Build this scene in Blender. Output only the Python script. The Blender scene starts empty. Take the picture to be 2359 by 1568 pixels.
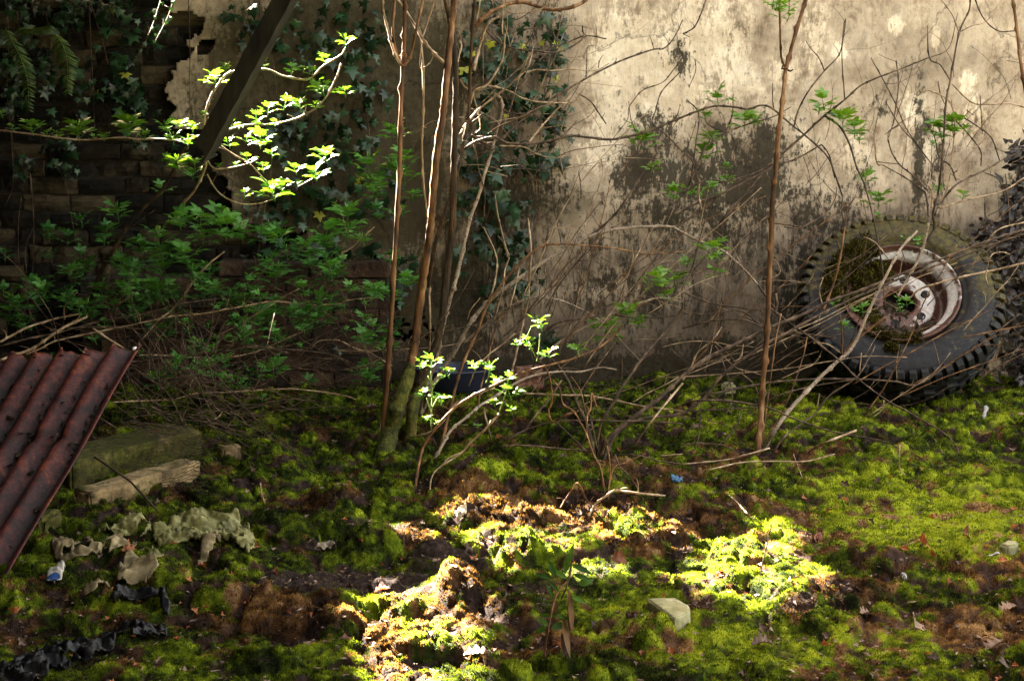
import bpy, math, random
import numpy as np
from mathutils import Vector, Matrix
rnd = random.Random(7)
R = np.random.RandomState(11)
sc = bpy.context.scene
col = sc.collection
rad = math.radians

# ---------------------------------------------------------------- camera
CAMZ, PITCH, FPX = 1.5, rad(10.4), 3275.0
CX, CY = 1179.0, 784.0
cam = bpy.data.cameras.new('camera'); cam.lens = 50; cam.sensor_width = 36.0
cam.clip_start = 0.05; cam.clip_end = 500
cam.dof.use_dof = True; cam.dof.focus_distance = 5.3; cam.dof.aperture_fstop = 16.0
co = bpy.data.objects.new('camera', cam); col.objects.link(co)
co.location = (0, 0, CAMZ); co.rotation_euler = (rad(90) - PITCH, 0, 0)
sc.camera = co

# ---------------------------------------------------------------- world and sun
SUN_EL = 36.0
SUNDIR = Vector((-0.60, 0.80, math.tan(rad(SUN_EL)))).normalized()   # towards the sun
w = bpy.data.worlds.new('World'); sc.world = w; w.use_nodes = True
nt = w.node_tree; nt.nodes.clear()
sky = nt.nodes.new('ShaderNodeTexSky'); sky.sky_type = 'NISHITA'; sky.sun_disc = False
sky.sun_elevation = rad(SUN_EL); sky.sun_rotation = math.atan2(SUNDIR.x, SUNDIR.y)
sky.air_density = 1.0; sky.dust_density = 4.0; sky.ozone_density = 0.6
wb = nt.nodes.new('ShaderNodeMix'); wb.data_type = 'RGBA'; wb.blend_type = 'MULTIPLY'; wb.inputs[0].default_value = 1
wb.inputs[7].default_value = (1.0, 0.72, 0.46, 1)      # white balance of the warm photograph
bg = nt.nodes.new('ShaderNodeBackground'); bg.inputs[1].default_value = 0.057
out = nt.nodes.new('ShaderNodeOutputWorld')
nt.links.new(sky.outputs[0], wb.inputs[6]); nt.links.new(wb.outputs[2], bg.inputs[0]); nt.links.new(bg.outputs[0], out.inputs[0])
sl = bpy.data.lights.new('sun', 'SUN'); sl.energy = 5.0; sl.angle = rad(0.6); sl.color = (1.0, 0.89, 0.72)
so = bpy.data.objects.new('sun', sl); col.objects.link(so)
so.rotation_euler = SUNDIR.to_track_quat('Z', 'Y').to_euler(); so.location = (0, 9, 8)
sc.view_settings.view_transform = 'Standard'; sc.view_settings.look = 'None'
sc.view_settings.exposure = 6.0; sc.view_settings.gamma = 1.0
sc.cycles.use_denoising = True
sc.cycles.max_bounces = 6; sc.cycles.diffuse_bounces = 1; sc.cycles.transmission_bounces = 4
sc.cycles.sample_clamp_indirect = 4

# ---------------------------------------------------------------- projection helpers (photo point at a real distance)
cp, sp_ = math.cos(PITCH), math.sin(PITCH)
def ray(px, py):
    u = (px - CX) / FPX; v = -(py - CY) / FPX
    return np.array([u, cp + v * sp_, -sp_ + v * cp])
def P(px, py, Y):
    d = ray(px, py); return Vector(d * (Y / d[1])) + Vector((0, 0, CAMZ))
def G0(px, py, z=0.0):
    d = ray(px, py); t = (z - CAMZ) / d[2]; return Vector((d[0] * t, d[1] * t, z))
def proj(x, y, z):
    dz = z - CAMZ
    f = y * cp - dz * sp_; u = y * sp_ + dz * cp
    return CX + FPX * x / f, CY - FPX * u / f
WALLY = 7.0

# ---------------------------------------------------------------- noise
_T = {}
def tabs(seed, n):
    if (seed, n) not in _T:
        rs = np.random.RandomState(seed); _T[(seed, n)] = [rs.rand(128, 128) for _ in range(n)]
    return _T[(seed, n)]
def vn(x, y, seed=0):
    x = np.asarray(x, float); y = np.asarray(y, float)
    tab = tabs(1000 + seed, 1)[0]
    xi = np.floor(x).astype(int); yi = np.floor(y).astype(int)
    fx = x - xi; fy = y - yi; fx = fx * fx * (3 - 2 * fx); fy = fy * fy * (3 - 2 * fy)
    g = lambda a, b: tab[a % 128, b % 128]
    return (g(xi, yi) * (1 - fx) + g(xi + 1, yi) * fx) * (1 - fy) + (g(xi, yi + 1) * (1 - fx) + g(xi + 1, yi + 1) * fx) * fy
def fbm(x, y, oct=4, seed=0):
    s = 0; a = .5; t = 0
    for k in range(oct):
        s = s + a * vn(x * 2 ** k + 17.3 * k, y * 2 ** k + 5.1 * k, seed + k); t += a; a *= .5
    return s / t
def worley(x, y, seed=0):
    jx, jy, jr = tabs(2000 + seed, 3)
    xi = np.floor(x).astype(int); yi = np.floor(y).astype(int)
    best = np.full(np.shape(x), 9.0); val = np.zeros(np.shape(x))
    for a in (-1, 0, 1):
        for b in (-1, 0, 1):
            cx = (xi + a) % 128; cy = (yi + b) % 128
            d = (x - xi - a - jx[cx, cy]) ** 2 + (y - yi - b - jy[cx, cy]) ** 2
            m = d < best; best = np.where(m, d, best); val = np.where(m, jr[cx, cy], val)
    return np.sqrt(best), val
def sst(x, a, b):
    t = np.clip((x - a) / (b - a), 0, 1); return t * t * (3 - 2 * t)

# zones given as ellipses in the photograph, laid on the ground as soil / brown moss, some tinting the sun patches
def zone(x, y, els):
    px, py = proj(x, y, 0.0); m = np.zeros(np.shape(px))
    for (cx, cy, rx, ry, s) in els:
        d = ((px - cx) / rx) ** 2 + ((py - cy) / ry) ** 2
        m = np.maximum(m, s * np.exp(-d * .8))
    return m
SOIL = [(820,1340,190,38,1),(1010,1300,120,22,.9),(700,1330,90,30,.8),(560,1120,80,30,.3),(1130,1290,60,14,.6),(2000,1330,60,20,.4)]
BROWN = [(1250,1190,260,40,1),(1100,1150,150,25,.7),(1560,1200,130,40,.9),(950,1240,90,30,.5),(1450,1250,150,40,.6),(1070,1380,70,50,1),(870,1460,70,30,1),
         (1500,1480,110,45,.6),(1200,1500,150,50,.75),(2260,1450,230,50,.7),(2050,1560,230,30,.5),(2330,1320,90,60,.7),(1950,1370,110,50,.8),(1940,1280,60,60,.5),
         (650,1440,130,60,1),(1700,1080,120,25,.6),(1850,1060,80,25,.5),(2280,1180,70,12,.6),(100,1440,300,20,.4),(300,1530,80,30,.5),(1720,1310,150,60,.38),(970,1470,90,70,.4),(1300,1280,90,40,.4),(400,1100,200,80,.35),(300,1380,300,40,.4),(1000,1000,250,60,.3),(1500,1090,120,25,.5),  # ellipses inside the sun patches put warmer sunlight into the moss colour
         (700,1170,80,20,.6),(1800,1180,120,30,.6),(880,1340,60,25,.8),(1060,1560,80,20,.5)]
SMOOTH = [(2100,1200,320,70,1),(1800,1500,500,60,.8),(150,1500,300,80,.7),(300,1470,300,40,.7),(820,1340,190,38,.9),(1400,1400,150,40,.7),(700,940,180,40,.5)]
MOUND = [(650,1425,95,38,.042),(1060,1375,58,40,.06),(885,1345,40,18,.035),(925,1410,60,22,.04),(780,1165,70,22,.05),(1080,1115,120,40,.06),(1190,1290,55,20,.05),
         (990,1295,60,25,.045),(850,1265,70,28,.045),(640,1080,90,30,.05),(700,930,90,25,.05),(560,1300,70,30,.03),(770,1450,60,25,.045),(1500,1480,60,30,.05),
         (2010,1310,90,30,.04),(500,1380,120,25,.035),(1330,1270,110,35,.03),(1850,1400,80,25,.03),(2200,960,200,30,.02),(2000,1000,120,30,.03)]
def masks(x, y):
    n = fbm(x * 9, y * 9, 4, 40) - .5; n2 = fbm(x * 28, y * 28, 3, 50) - .5
    soil = sst(zone(x, y, SOIL) + n * 1.0 + n2 * .5, .38, .6)
    w2, v2 = worley((x + .05 * (fbm(x * 7, y * 7, 2, 3) - .5) * 2) * 13, (y + .05 * (fbm(x * 7, y * 7, 2, 6) - .5) * 2) * 15, 2)
    br = sst(zone(x, y, BROWN) * .85 + n * 1.5 + n2 * 1.1 + .10 + sst(w2, .40, .8) * .5 * (1 - .6 * zone(x, y, SMOOTH)), .34, .62)
    soil = np.maximum(soil, sst(w2 + n2 * .45 + n * .25, .48, .70) * .95 * (1 - .7 * zone(x, y, SMOOTH)))  # soil and brown also fill cushion gaps, painting in their shade
    return soil, br
def H(x, y, fine=True):
    x = np.asarray(x, float); y = np.asarray(y, float)
    wx = x + .05 * (fbm(x * 7, y * 7, 2, 3) - .5) * 2; wy = y + .05 * (fbm(x * 7, y * 7, 2, 6) - .5) * 2
    h = .05 * (fbm(x * 1.6, y * 1.6, 3, 1) - .5)
    sm = 1 - .75 * zone(x, y, SMOOTH)
    w1, v1 = worley(wx * 6.2, wy * 7.0, 1); w2, v2 = worley(wx * 13, wy * 15, 2); w3, v3 = worley(wx * 30, wy * 34, 3)
    dome = lambda w, r: np.sqrt(np.clip(1 - (w / r) ** 2, 0, 1))
    h = h + sm * (.048 * dome(w1, .75) * (.1 + v1) + .032 * dome(w2, .72) * (.2 + v2)) + (.5 + .5 * sm) * .013 * dome(w3, .8) * (.3 + v3)
    if fine:
        w4, v4 = worley(x * 75, y * 80, 5); h = h + .0042 * dome(w4, .9) * v4 * 1.3 + .006 * (fbm(x * 60, y * 60, 2, 9) - .5)
    px, py = proj(x, y, 0.0)
    for (cx, cy, rx, ry, a) in MOUND:
        d = ((px - cx) / rx) ** 2 + ((py - cy) / (ry)) ** 2
        h = h + a * np.clip(1 - d ** 1.5, 0, 1) ** .7 * (.8 + .4 * fbm(x * 30, y * 30, 2, 77))
    return h - .032
def GH(x, y): return float(H(np.array([x]), np.array([y]))[0])
def G(px, py, dz=0.0):
    z = 0.0
    for k in range(4):
        g = G0(px, py, z); z = GH(g.x, g.y)
    return Vector((g.x, g.y, z + dz))

# ---------------------------------------------------------------- object helpers
def mesh(name, v, f, mat=None, parent=None, smooth=True, attrs=None):
    me = bpy.data.meshes.new(name)
    v = np.asarray(v, dtype=np.float32).reshape(-1, 3)
    if isinstance(f, np.ndarray):
        n, k = f.shape
        me.vertices.add(len(v)); me.vertices.foreach_set('co', v.ravel())
        me.loops.add(n * k); me.loops.foreach_set('vertex_index', f.astype(np.int32).ravel())
        me.polygons.add(n); me.polygons.foreach_set('loop_start', np.arange(0, n * k, k, dtype=np.int32))
        me.update(calc_edges=True)
    else:
        me.from_pydata([tuple(map(float, p)) for p in v], [], f)
    if attrs:
        for k_, a in attrs.items():
            at = me.attributes.new(k_, 'FLOAT', 'POINT'); at.data.foreach_set('value', np.asarray(a, dtype=np.float32).ravel())
    me.polygons.foreach_set('use_smooth', np.full(len(me.polygons), smooth, dtype=bool))
    if mat: me.materials.append(mat)
    o = bpy.data.objects.new(name, me); col.objects.link(o)
    if parent: o.parent = parent
    return o
def tag(o, label=None, cat=None, group=None, kind=None):
    if label: o['label'] = label
    if cat: o['category'] = cat
    if group: o['group'] = group
    if kind: o['kind'] = kind
    return o
def thing(name, label, cat, loc=(0, 0, 0), group=None):
    o = bpy.data.objects.new(name, None); col.objects.link(o); o.location = loc
    o.empty_display_size = .1
    return tag(o, label, cat, group)
class MB:
    """collects triangles/quads and builds ONE mesh"""
    def __init__(s): s.v = []; s.f = []; s.a = []; s.n = 0
    def add(s, v, f, a=0.0):
        v = np.asarray(v, float).reshape(-1, 3)
        s.v.append(v); s.a.append(np.full(len(v), a) if np.isscalar(a) else np.asarray(a))
        for q in f: s.f.append(tuple(int(i) + s.n for i in q))
        s.n += len(v)
    def build(s, name, mat, parent=None, loc=None, smooth=True):
        if not s.v: return None
        v = np.concatenate(s.v)
        if loc is not None: v = v - np.array(loc)
        return mesh(name, v, s.f, mat, parent, smooth, {'tone': np.concatenate(s.a)})

# ---------------------------------------------------------------- materials
def new_mat(name):
    m = bpy.data.materials.new(name); m.use_nodes = True; t = m.node_tree
    return m, t, t.nodes['Principled BSDF'], t.nodes['Material Output']
def N(t, ty, **kw):
    n = t.nodes.new(ty)
    for k, v in kw.items():
        if k.startswith('i_'): n.inputs[k[2:]].default_value = v
        else: setattr(n, k, v)
    return n
def L(t, a, b): t.links.new(a, b)
def ramp(t, src, stops, interp='LINEAR'):
    r = t.nodes.new('ShaderNodeValToRGB'); r.color_ramp.interpolation = interp
    e = r.color_ramp.elements
    while len(e) < len(stops): e.new(.5)
    for k, (p, c) in enumerate(stops):
        e[k].position = p; e[k].color = (*c, 1) if len(c) == 3 else c
    L(t, src, r.inputs[0]); return r
def noise(t, scale, detail=4, rough=.6, vec=None, dist=0.0):
    n = N(t, 'ShaderNodeTexNoise'); n.inputs['Scale'].default_value = scale; n.inputs['Detail'].default_value = detail
    n.inputs['Roughness'].default_value = rough; n.inputs['Distortion'].default_value = dist
    if vec is not None: L(t, vec, n.inputs['Vector'])
    return n
def mix(t, fac, a, b, mode='MIX'):
    m = N(t, 'ShaderNodeMix', data_type='RGBA', blend_type=mode)
    if isinstance(fac, (int, float)): m.inputs[0].default_value = fac
    else: L(t, fac, m.inputs[0])
    for s, i in ((a, 6), (b, 7)):
        if isinstance(s, tuple): m.inputs[i].default_value = (*s, 1)
        else: L(t, s, m.inputs[i])
    return m.outputs[2]
def mth(t, op, a, b=None, c=None):
    m = N(t, 'ShaderNodeMath', operation=op)
    for k, s in enumerate((a, b, c)):
        if s is None: continue
        if isinstance(s, (int, float)): m.inputs[k].default_value = s
        else: L(t, s, m.inputs[k])
    return m.outputs[0]
def attr(t, name):
    a = N(t, 'ShaderNodeAttribute'); a.attribute_name = name; return a.outputs['Fac']
def coords(t, scale=(1, 1, 1)):
    g = N(t, 'ShaderNodeTexCoord'); m = N(t, 'ShaderNodeMapping'); m.inputs['Scale'].default_value = scale
    L(t, g.outputs['Object'], m.inputs[0]); return m.outputs[0]
def bump(t, b, h, strength=.5, dist=.01):
    n = N(t, 'ShaderNodeBump'); n.inputs['Strength'].default_value = strength; n.inputs['Distance'].default_value = dist
    L(t, h, n.inputs['Height']); L(t, n.outputs[0], b.inputs['Normal']); return n
def simple(name, stops, scale=8, rough=.85, bmp=.4, dist=.01, vec=(1, 1, 1), spec=.3, tone=0.0, detail=5):
    m, t, b, o = new_mat(name)
    c = coords(t, vec); n = noise(t, scale, detail, .6, c)
    src = n.outputs[0]
    if tone: src = mth(t, 'ADD', src, mth(t, 'MULTIPLY', mth(t, 'SUBTRACT', attr(t, 'tone'), .5), tone))
    k = len(stops); r = ramp(t, src, [(.3 + .4 * i / (k - 1), s) for i, s in enumerate(stops)])
    L(t, r.outputs[0], b.inputs['Base Color']); b.inputs['Roughness'].default_value = rough
    b.inputs['Specular IOR Level'].default_value = spec
    if bmp: bump(t, b, noise(t, scale * 4, 4, .65, c).outputs[0], bmp, dist)
    return m
def leafmat(name, lo, hi, trans=.35, rough=.5, spec=.4, tcol=None):
    m, t, b, o = new_mat(name)
    r = ramp(t, attr(t, 'tone'), [(0, lo), (1, hi)])
    c = mix(t, .5, r.outputs[0], mix(t, 1.0, r.outputs[0], ramp(t, noise(t, 60, 3, .6, coords(t)).outputs[0], [(.3, (.5, .5, .5)), (.7, (1.4, 1.4, 1.2))]).outputs[0], 'MULTIPLY'))
    L(t, c, b.inputs['Base Color']); b.inputs['Roughness'].default_value = rough; b.inputs['Specular IOR Level'].default_value = spec
    tr = N(t, 'ShaderNodeBsdfTranslucent')
    L(t, mix(t, 1.0, c, tcol or (1.9, 1.7, .5), 'MULTIPLY'), tr.inputs[0])
    ms = N(t, 'ShaderNodeMixShader'); ms.inputs[0].default_value = trans
    L(t, b.outputs[0], ms.inputs[1]); L(t, tr.outputs[0], ms.inputs[2]); L(t, ms.outputs[0], o.inputs[0])
    return m
# ================================================================= GROUND
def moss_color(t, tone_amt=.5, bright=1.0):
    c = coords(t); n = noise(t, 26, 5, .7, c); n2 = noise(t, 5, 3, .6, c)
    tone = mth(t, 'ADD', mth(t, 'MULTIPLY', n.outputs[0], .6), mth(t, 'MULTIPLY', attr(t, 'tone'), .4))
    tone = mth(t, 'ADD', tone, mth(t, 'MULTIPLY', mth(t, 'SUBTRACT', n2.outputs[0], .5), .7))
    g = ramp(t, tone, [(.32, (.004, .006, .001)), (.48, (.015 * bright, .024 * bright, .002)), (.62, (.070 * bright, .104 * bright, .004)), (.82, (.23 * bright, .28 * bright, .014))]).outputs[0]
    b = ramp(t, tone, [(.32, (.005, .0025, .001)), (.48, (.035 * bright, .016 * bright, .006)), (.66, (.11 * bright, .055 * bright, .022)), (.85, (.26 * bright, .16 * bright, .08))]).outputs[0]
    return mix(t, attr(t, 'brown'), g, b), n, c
m_ground, t, b, o = new_mat('moss_ground')
mc, n, c = moss_color(t)
so_ = ramp(t, noise(t, 45, 6, .75, c).outputs[0], [(.35, (.006, .004, .004)), (.55, (.030, .019, .016)), (.72, (.09, .062, .05))]).outputs[0]
L(t, mix(t, attr(t, 'soil'), mc, so_), b.inputs['Base Color']); b.inputs['Roughness'].default_value = .95; b.inputs['Specular IOR Level'].default_value = .1
bump(t, b, noise(t, 220, 4, .75, c).outputs[0], .9, .008)
m_moss, t, b, o = new_mat('moss_fuzz')
mc, n, c = moss_color(t, bright=1.2)
L(t, mc, b.inputs['Base Color']); b.inputs['Roughness'].default_value = .8; b.inputs['Specular IOR Level'].default_value = .15
tr = N(t, 'ShaderNodeBsdfTranslucent'); L(t, mix(t, 1.0, mc, (1.6, 1.5, .8), 'MULTIPLY'), tr.inputs[0])
ms = N(t, 'ShaderNodeMixShader'); ms.inputs[0].default_value = .45
L(t, b.outputs[0], ms.inputs[1]); L(t, tr.outputs[0], ms.inputs[2]); L(t, ms.outputs[0], o.inputs[0])

def cushion_shade(x, y):  # tone that paints lit tops and shaded edges onto the cushions
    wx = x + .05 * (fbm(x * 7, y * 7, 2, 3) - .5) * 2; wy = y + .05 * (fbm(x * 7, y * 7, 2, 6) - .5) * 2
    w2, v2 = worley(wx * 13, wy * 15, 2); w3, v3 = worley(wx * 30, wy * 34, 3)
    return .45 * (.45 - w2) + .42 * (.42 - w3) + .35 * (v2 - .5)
MOSS_LIGHT = [(2150,1190,330,90,1),(2000,1500,300,50,.5),(1600,1480,250,50,.6),(1420,1120,140,40,.3),(1150,1110,120,40,.7),(1850,980,350,40,.5),(1400,1400,150,40,.4),(640,1080,80,30,.4)]  # brighter moss colour standing in for the more open light
def grid_faces(nx, ny):
    i = np.arange(nx - 1)[:, None] * ny + np.arange(ny - 1)[None, :]
    return np.stack([i, i + ny, i + ny + 1, i + 1], -1).reshape(-1, 4)
xs = np.concatenate([-3 - np.geomspace(.05, 80, 40)[::-1], np.arange(-3, 3, .0065), 3 + np.geomspace(.05, 80, 40)])
ys = np.concatenate([2.9 - np.geomspace(.05, 60, 36)[::-1], np.arange(2.9, 7.12, .0065), 7.12 + np.geomspace(.05, 60, 30)])
X, Y = np.meshgrid(xs, ys, indexing='ij')
Z = H(X, Y); far = sst(np.maximum(np.abs(X) - 3, np.maximum(2.9 - Y, Y - 7.1)), 0, .6)
Z = Z * (1 - far) + (-.02) * far
soil, brown = masks(X, Y)
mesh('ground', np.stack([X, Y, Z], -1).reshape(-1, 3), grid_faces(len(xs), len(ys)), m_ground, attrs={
    'soil': soil, 'brown': brown, 'tone': fbm(X * 40, Y * 40, 2, 70) + .85 * zone(X, Y, MOSS_LIGHT) + cushion_shade(X, Y)})['kind'] = 'structure'

# moss fuzz: uncountable little shoots, one object
def fuzz(n, name, zrange=(860, 1620)):
    px = R.uniform(-60, 2420, n); py = R.uniform(*zrange, n)
    u = (px - CX) / FPX; v = -(py - CY) / FPX
    dz = -sp_ + v * cp; t = -CAMZ / dz
    x = u * t; y = (cp + v * sp_) * t
    k = (y < 6.97); x = x[k]; y = y[k]
    soil, brown = masks(x, y)
    k = R.rand(len(x)) > soil * .93; x = x[k]; y = y[k]; brown = brown[k]
    z = H(x, y); m = len(x)
    big = fbm(x * 5, y * 5, 2, 91)
    h = R.uniform(.003, .0085, m) * (.6 + .9 * big) * (1 + .25 * (y - 4.5)); wd = .0011 + .00042 * (y - 3) + R.rand(m) * .0012
    a = R.uniform(0, 2 * np.pi, m); ti = R.uniform(0, .8, m) * h; ta = R.uniform(0, 2 * np.pi, m)
    b0 = np.stack([x - np.cos(a) * wd, y - np.sin(a) * wd, z - .003], -1); b1 = np.stack([x + np.cos(a) * wd, y + np.sin(a) * wd, z - .003], -1)
    tp = np.stack([x + np.cos(ta) * ti, y + np.sin(ta) * ti, z + h], -1)
    V = np.stack([b0, b1, tp], 1).reshape(-1, 3); F = np.arange(3 * m).reshape(-1, 3)
    tn = .2 + .7 * R.rand(m) + .85 * zone(x, y, MOSS_LIGHT) + 1.3 * cushion_shade(x, y); tone = np.stack([tn * .5, tn * .5, tn * .6 + .4], 1)
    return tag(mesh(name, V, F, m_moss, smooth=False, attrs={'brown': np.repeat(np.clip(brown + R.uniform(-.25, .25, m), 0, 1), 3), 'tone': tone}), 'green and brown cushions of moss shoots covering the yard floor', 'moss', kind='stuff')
fuzz(620000, 'moss')

# ================================================================= WALL
walls = thing('garden_wall', 'tall old wall of dark brick with peeling mould-stained cream render', 'wall', (0, WALLY, 0))
WZ = 1.96
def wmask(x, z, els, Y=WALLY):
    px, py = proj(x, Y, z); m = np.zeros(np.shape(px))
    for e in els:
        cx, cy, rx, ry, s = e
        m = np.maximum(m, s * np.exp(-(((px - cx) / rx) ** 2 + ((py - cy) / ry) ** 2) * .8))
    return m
MOULD_SHADE = [(1400,855,900,45,1.3),(1830,700,90,200,.8),(1950,830,300,60,1.2),(2340,700,60,250,1.2),(1620,720,60,60,.6),(1950,760,120,60,.8),(1500,560,300,40,.5),(1500,310,70,60,.8),(1470,390,60,80,1),(1600,420,120,90,.9),(1720,410,120,110,1),(1560,490,150,60,.8),(1760,330,60,60,.9),(1740,540,260,90,.4),(1900,500,120,90,.6),  # mould patches; those at wall foot and round the tyre paint in shade
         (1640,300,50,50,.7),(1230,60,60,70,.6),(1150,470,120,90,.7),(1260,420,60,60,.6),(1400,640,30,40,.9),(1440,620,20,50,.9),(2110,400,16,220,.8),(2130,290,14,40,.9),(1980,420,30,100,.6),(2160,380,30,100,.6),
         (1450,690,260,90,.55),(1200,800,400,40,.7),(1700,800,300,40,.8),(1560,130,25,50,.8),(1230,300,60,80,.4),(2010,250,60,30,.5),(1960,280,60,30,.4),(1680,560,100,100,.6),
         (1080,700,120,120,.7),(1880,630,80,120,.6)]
DAMP_SHADE = [(1500,810,900,70,1.2),(1150,450,120,400,.9),(1650,700,420,110,.8),(1300,740,250,90,1),(2000,560,500,120,.8),(1300,620,250,90,.8),(1600,600,420,110,.9),(1500,740,500,90,1),(1100,600,160,200,.9),(2100,480,300,120,.5),(1180,130,160,200,.75),(1900,120,200,60,.3),(2100,170,260,160,.45),(1250,250,120,100,.6),(1400,330,80,40,.3),(1150,280,100,160,.7),(2250,60,100,60,.3)]  # damp stains; the broad lower and left ones also paint in shade
ALGAE_SHADE = [(800,100,260,200,1),(620,250,200,300,1),(950,420,120,200,1),(900,200,230,260,1),(850,450,250,200,1),(700,300,300,400,.9),(1000,700,160,150,.9),(1100,330,120,350,.55),(1230,470,180,60,.7),(1300,650,150,80,.3),(1170,560,150,60,.5),(1740,130,60,100,.3),(1550,520,60,30,.5),(500,100,150,200,.4)]  # algae, also painting the light falloff towards the left
PALE_LIGHT = [(1440,140,80,120,1),(1530,200,60,140,1),(1600,120,60,130,.9),(1400,350,80,50,.8),(1380,280,50,60,.7),(1470,260,60,60,1),(1680,110,70,120,.7),(1800,160,60,50,.6),(1560,400,30,50,.7),(1600,520,20,40,.7),(1340,490,60,40,.5),(1870,80,40,90,.6),(1700,180,60,60,.8),(1930,120,16,20,1),(1970,360,40,60,.8),(2100,270,40,70,.7),(2240,270,40,60,.6),(2220,190,25,30,.8),(2130,330,60,60,.6),(1850,330,20,40,.6),(2060,60,20,20,.8),(2150,90,12,30,.8)]  # pale patches that put soft dappled light into the coat colour
m_plaster, t, b, o = new_mat('stained_render')
c = coords(t); cs = coords(t, (6.0, 6.0, 2.0)); cs2 = coords(t, (20.0, 20.0, 7.0))
st = noise(t, 1.9, 8, .74, cs, .9); fn = noise(t, 30, 6, .75, c); st2 = noise(t, 3.0, 5, .7, cs2); bl = noise(t, 5.5, 5, .65, c)
base = ramp(t, mth(t, 'ADD', mth(t, 'ADD', mth(t, 'MULTIPLY', st.outputs[0], .4), mth(t, 'MULTIPLY', bl.outputs[0], .35)), mth(t, 'MULTIPLY', fn.outputs[0], .25)), [(.32, (.08, .055, .034)), (.41, (.22, .165, .115)), (.50, (.46, .37, .275)), (.64, (.78, .66, .51))]).outputs[0]
def msk(name, k1=1.0, k2=1.0, lo=.45, hi=.6, k3=.6):
    s = mth(t, 'ADD', attr(t, name), mth(t, 'MULTIPLY', mth(t, 'SUBTRACT', st.outputs[0], .5), k1))
    s = mth(t, 'ADD', s, mth(t, 'MULTIPLY', mth(t, 'SUBTRACT', fn.outputs[0], .5), k2))
    s = mth(t, 'ADD', s, mth(t, 'MULTIPLY', mth(t, 'SUBTRACT', st2.outputs[0], .5), k3))
    return ramp(t, s, [(lo, (0, 0, 0)), (hi, (1, 1, 1))]).outputs[0]
col_ = mix(t, mth(t, 'MULTIPLY', msk('damp_shade', 2.4, .8, .30, .80, .8), .85), base, ramp(t, fn.outputs[0], [(.35, (.035, .027, .02)), (.65, (.15, .118, .092))]).outputs[0])
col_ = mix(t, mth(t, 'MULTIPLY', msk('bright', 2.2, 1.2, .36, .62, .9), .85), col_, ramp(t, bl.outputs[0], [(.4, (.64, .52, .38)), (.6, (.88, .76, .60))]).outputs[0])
col_ = mix(t, mth(t, 'MULTIPLY', msk('algae_shade', 1.0, 1.2, .22, .70), .93), col_, ramp(t, fn.outputs[0], [(.35, (.008, .0075, .003)), (.65, (.042, .034, .014))]).outputs[0])
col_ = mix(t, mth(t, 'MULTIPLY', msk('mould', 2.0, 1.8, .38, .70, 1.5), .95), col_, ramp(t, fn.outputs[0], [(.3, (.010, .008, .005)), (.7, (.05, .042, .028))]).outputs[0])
drp = ramp(t, st2.outputs[0], [(.30, (.55, .52, .45)), (.5, (1, 1, 1)), (.72, (1.35, 1.32, 1.25))]).outputs[0]
col_ = mix(t, .45, col_, mix(t, 1.0, col_, drp, 'MULTIPLY'))
vo = N(t, 'ShaderNodeTexVoronoi', feature='DISTANCE_TO_EDGE'); vo.inputs['Scale'].default_value = 1.3
dn = noise(t, 4, 5, .6, c); L(t, mix(t, .22, c, dn.outputs['Color']), vo.inputs['Vector'])
crack = ramp(t, vo.outputs['Distance'], [(.0, (.35, .35, .35)), (.006, (1, 1, 1))]).outputs[0]
col_ = mix(t, .8, col_, crack, 'MULTIPLY')
L(t, col_, b.inputs['Base Color']); b.inputs['Roughness'].default_value = .93; b.inputs['Specular IOR Level'].default_value = .15
hh = mth(t, 'ADD', mth(t, 'MULTIPLY', fn.outputs[0], .6), mth(t, 'MULTIPLY', st2.outputs[0], .6))
hh = mth(t, 'ADD', hh, mth(t, 'MULTIPLY', crack, .4))
bump(t, b, hh, .45, .008)
# render coat with a ragged left edge and holes where it has fallen off
xs2 = np.arange(-2.55, 6.0, .009); zs2 = np.arange(-.15, WZ, .009)
X, Zz = np.meshgrid(xs2, zs2, indexing='ij')
PX, PY = proj(X, WALLY, Zz)
edge = 395 + 60 * (fbm(Zz * 3, Zz * 0, 3, 21) - .5) * 2 + 25 * (fbm(Zz * 16, X * 6, 3, 22) - .5) * 2
edge = edge + 14 * (fbm(Zz * 45, X * 45, 3, 24) - .5) * 2
edge = edge + np.where(PY > 150, (PY - 150) * .22, 0) + np.where(PY > 300, 60, 0)
keep = PX > edge
holes = wmask(X, Zz, [(430,60,40,40,1),(470,110,40,25,.8),(560,150,40,30,.7),(640,560,80,30,.9),(700,640,150,60,1.2),(560,620,120,60,1.2),(620,750,300,90,1.2),(470,430,60,60,.9),(520,330,50,50,.6)])
keep &= (holes + (fbm(X * 9, Zz * 9, 5, 23) - .5) * .9 + (fbm(X * 50, Zz * 50, 2, 25) - .5) * .35) < .58
ydis = -.010 * (fbm(X * 2.2, Zz * 2.2, 3, 31) - .5) * 2 - .004 * (fbm(X * 14, Zz * 14, 3, 32) - .5) * 2
nx, nz = X.shape; F = grid_faces(nx, nz)
kf = keep.reshape(-1)[F].all(1); F = F[kf]
V = np.stack([X, ydis - .012, Zz], -1).reshape(-1, 3)
used = np.unique(F); mp = -np.ones(len(V), int); mp[used] = np.arange(len(used))
sel = lambda a: a.reshape(-1)[used]
pl = mesh('render_coat', V[used], mp[F], m_plaster, walls, attrs={k: sel(wmask(X, Zz, e)) for k, e in (('mould', MOULD_SHADE), ('damp_shade', DAMP_SHADE), ('algae_shade', ALGAE_SHADE), ('bright', PALE_LIGHT))})
s = pl.modifiers.new('s', 'SOLIDIFY'); s.thickness = .024; s.offset = 1
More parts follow.
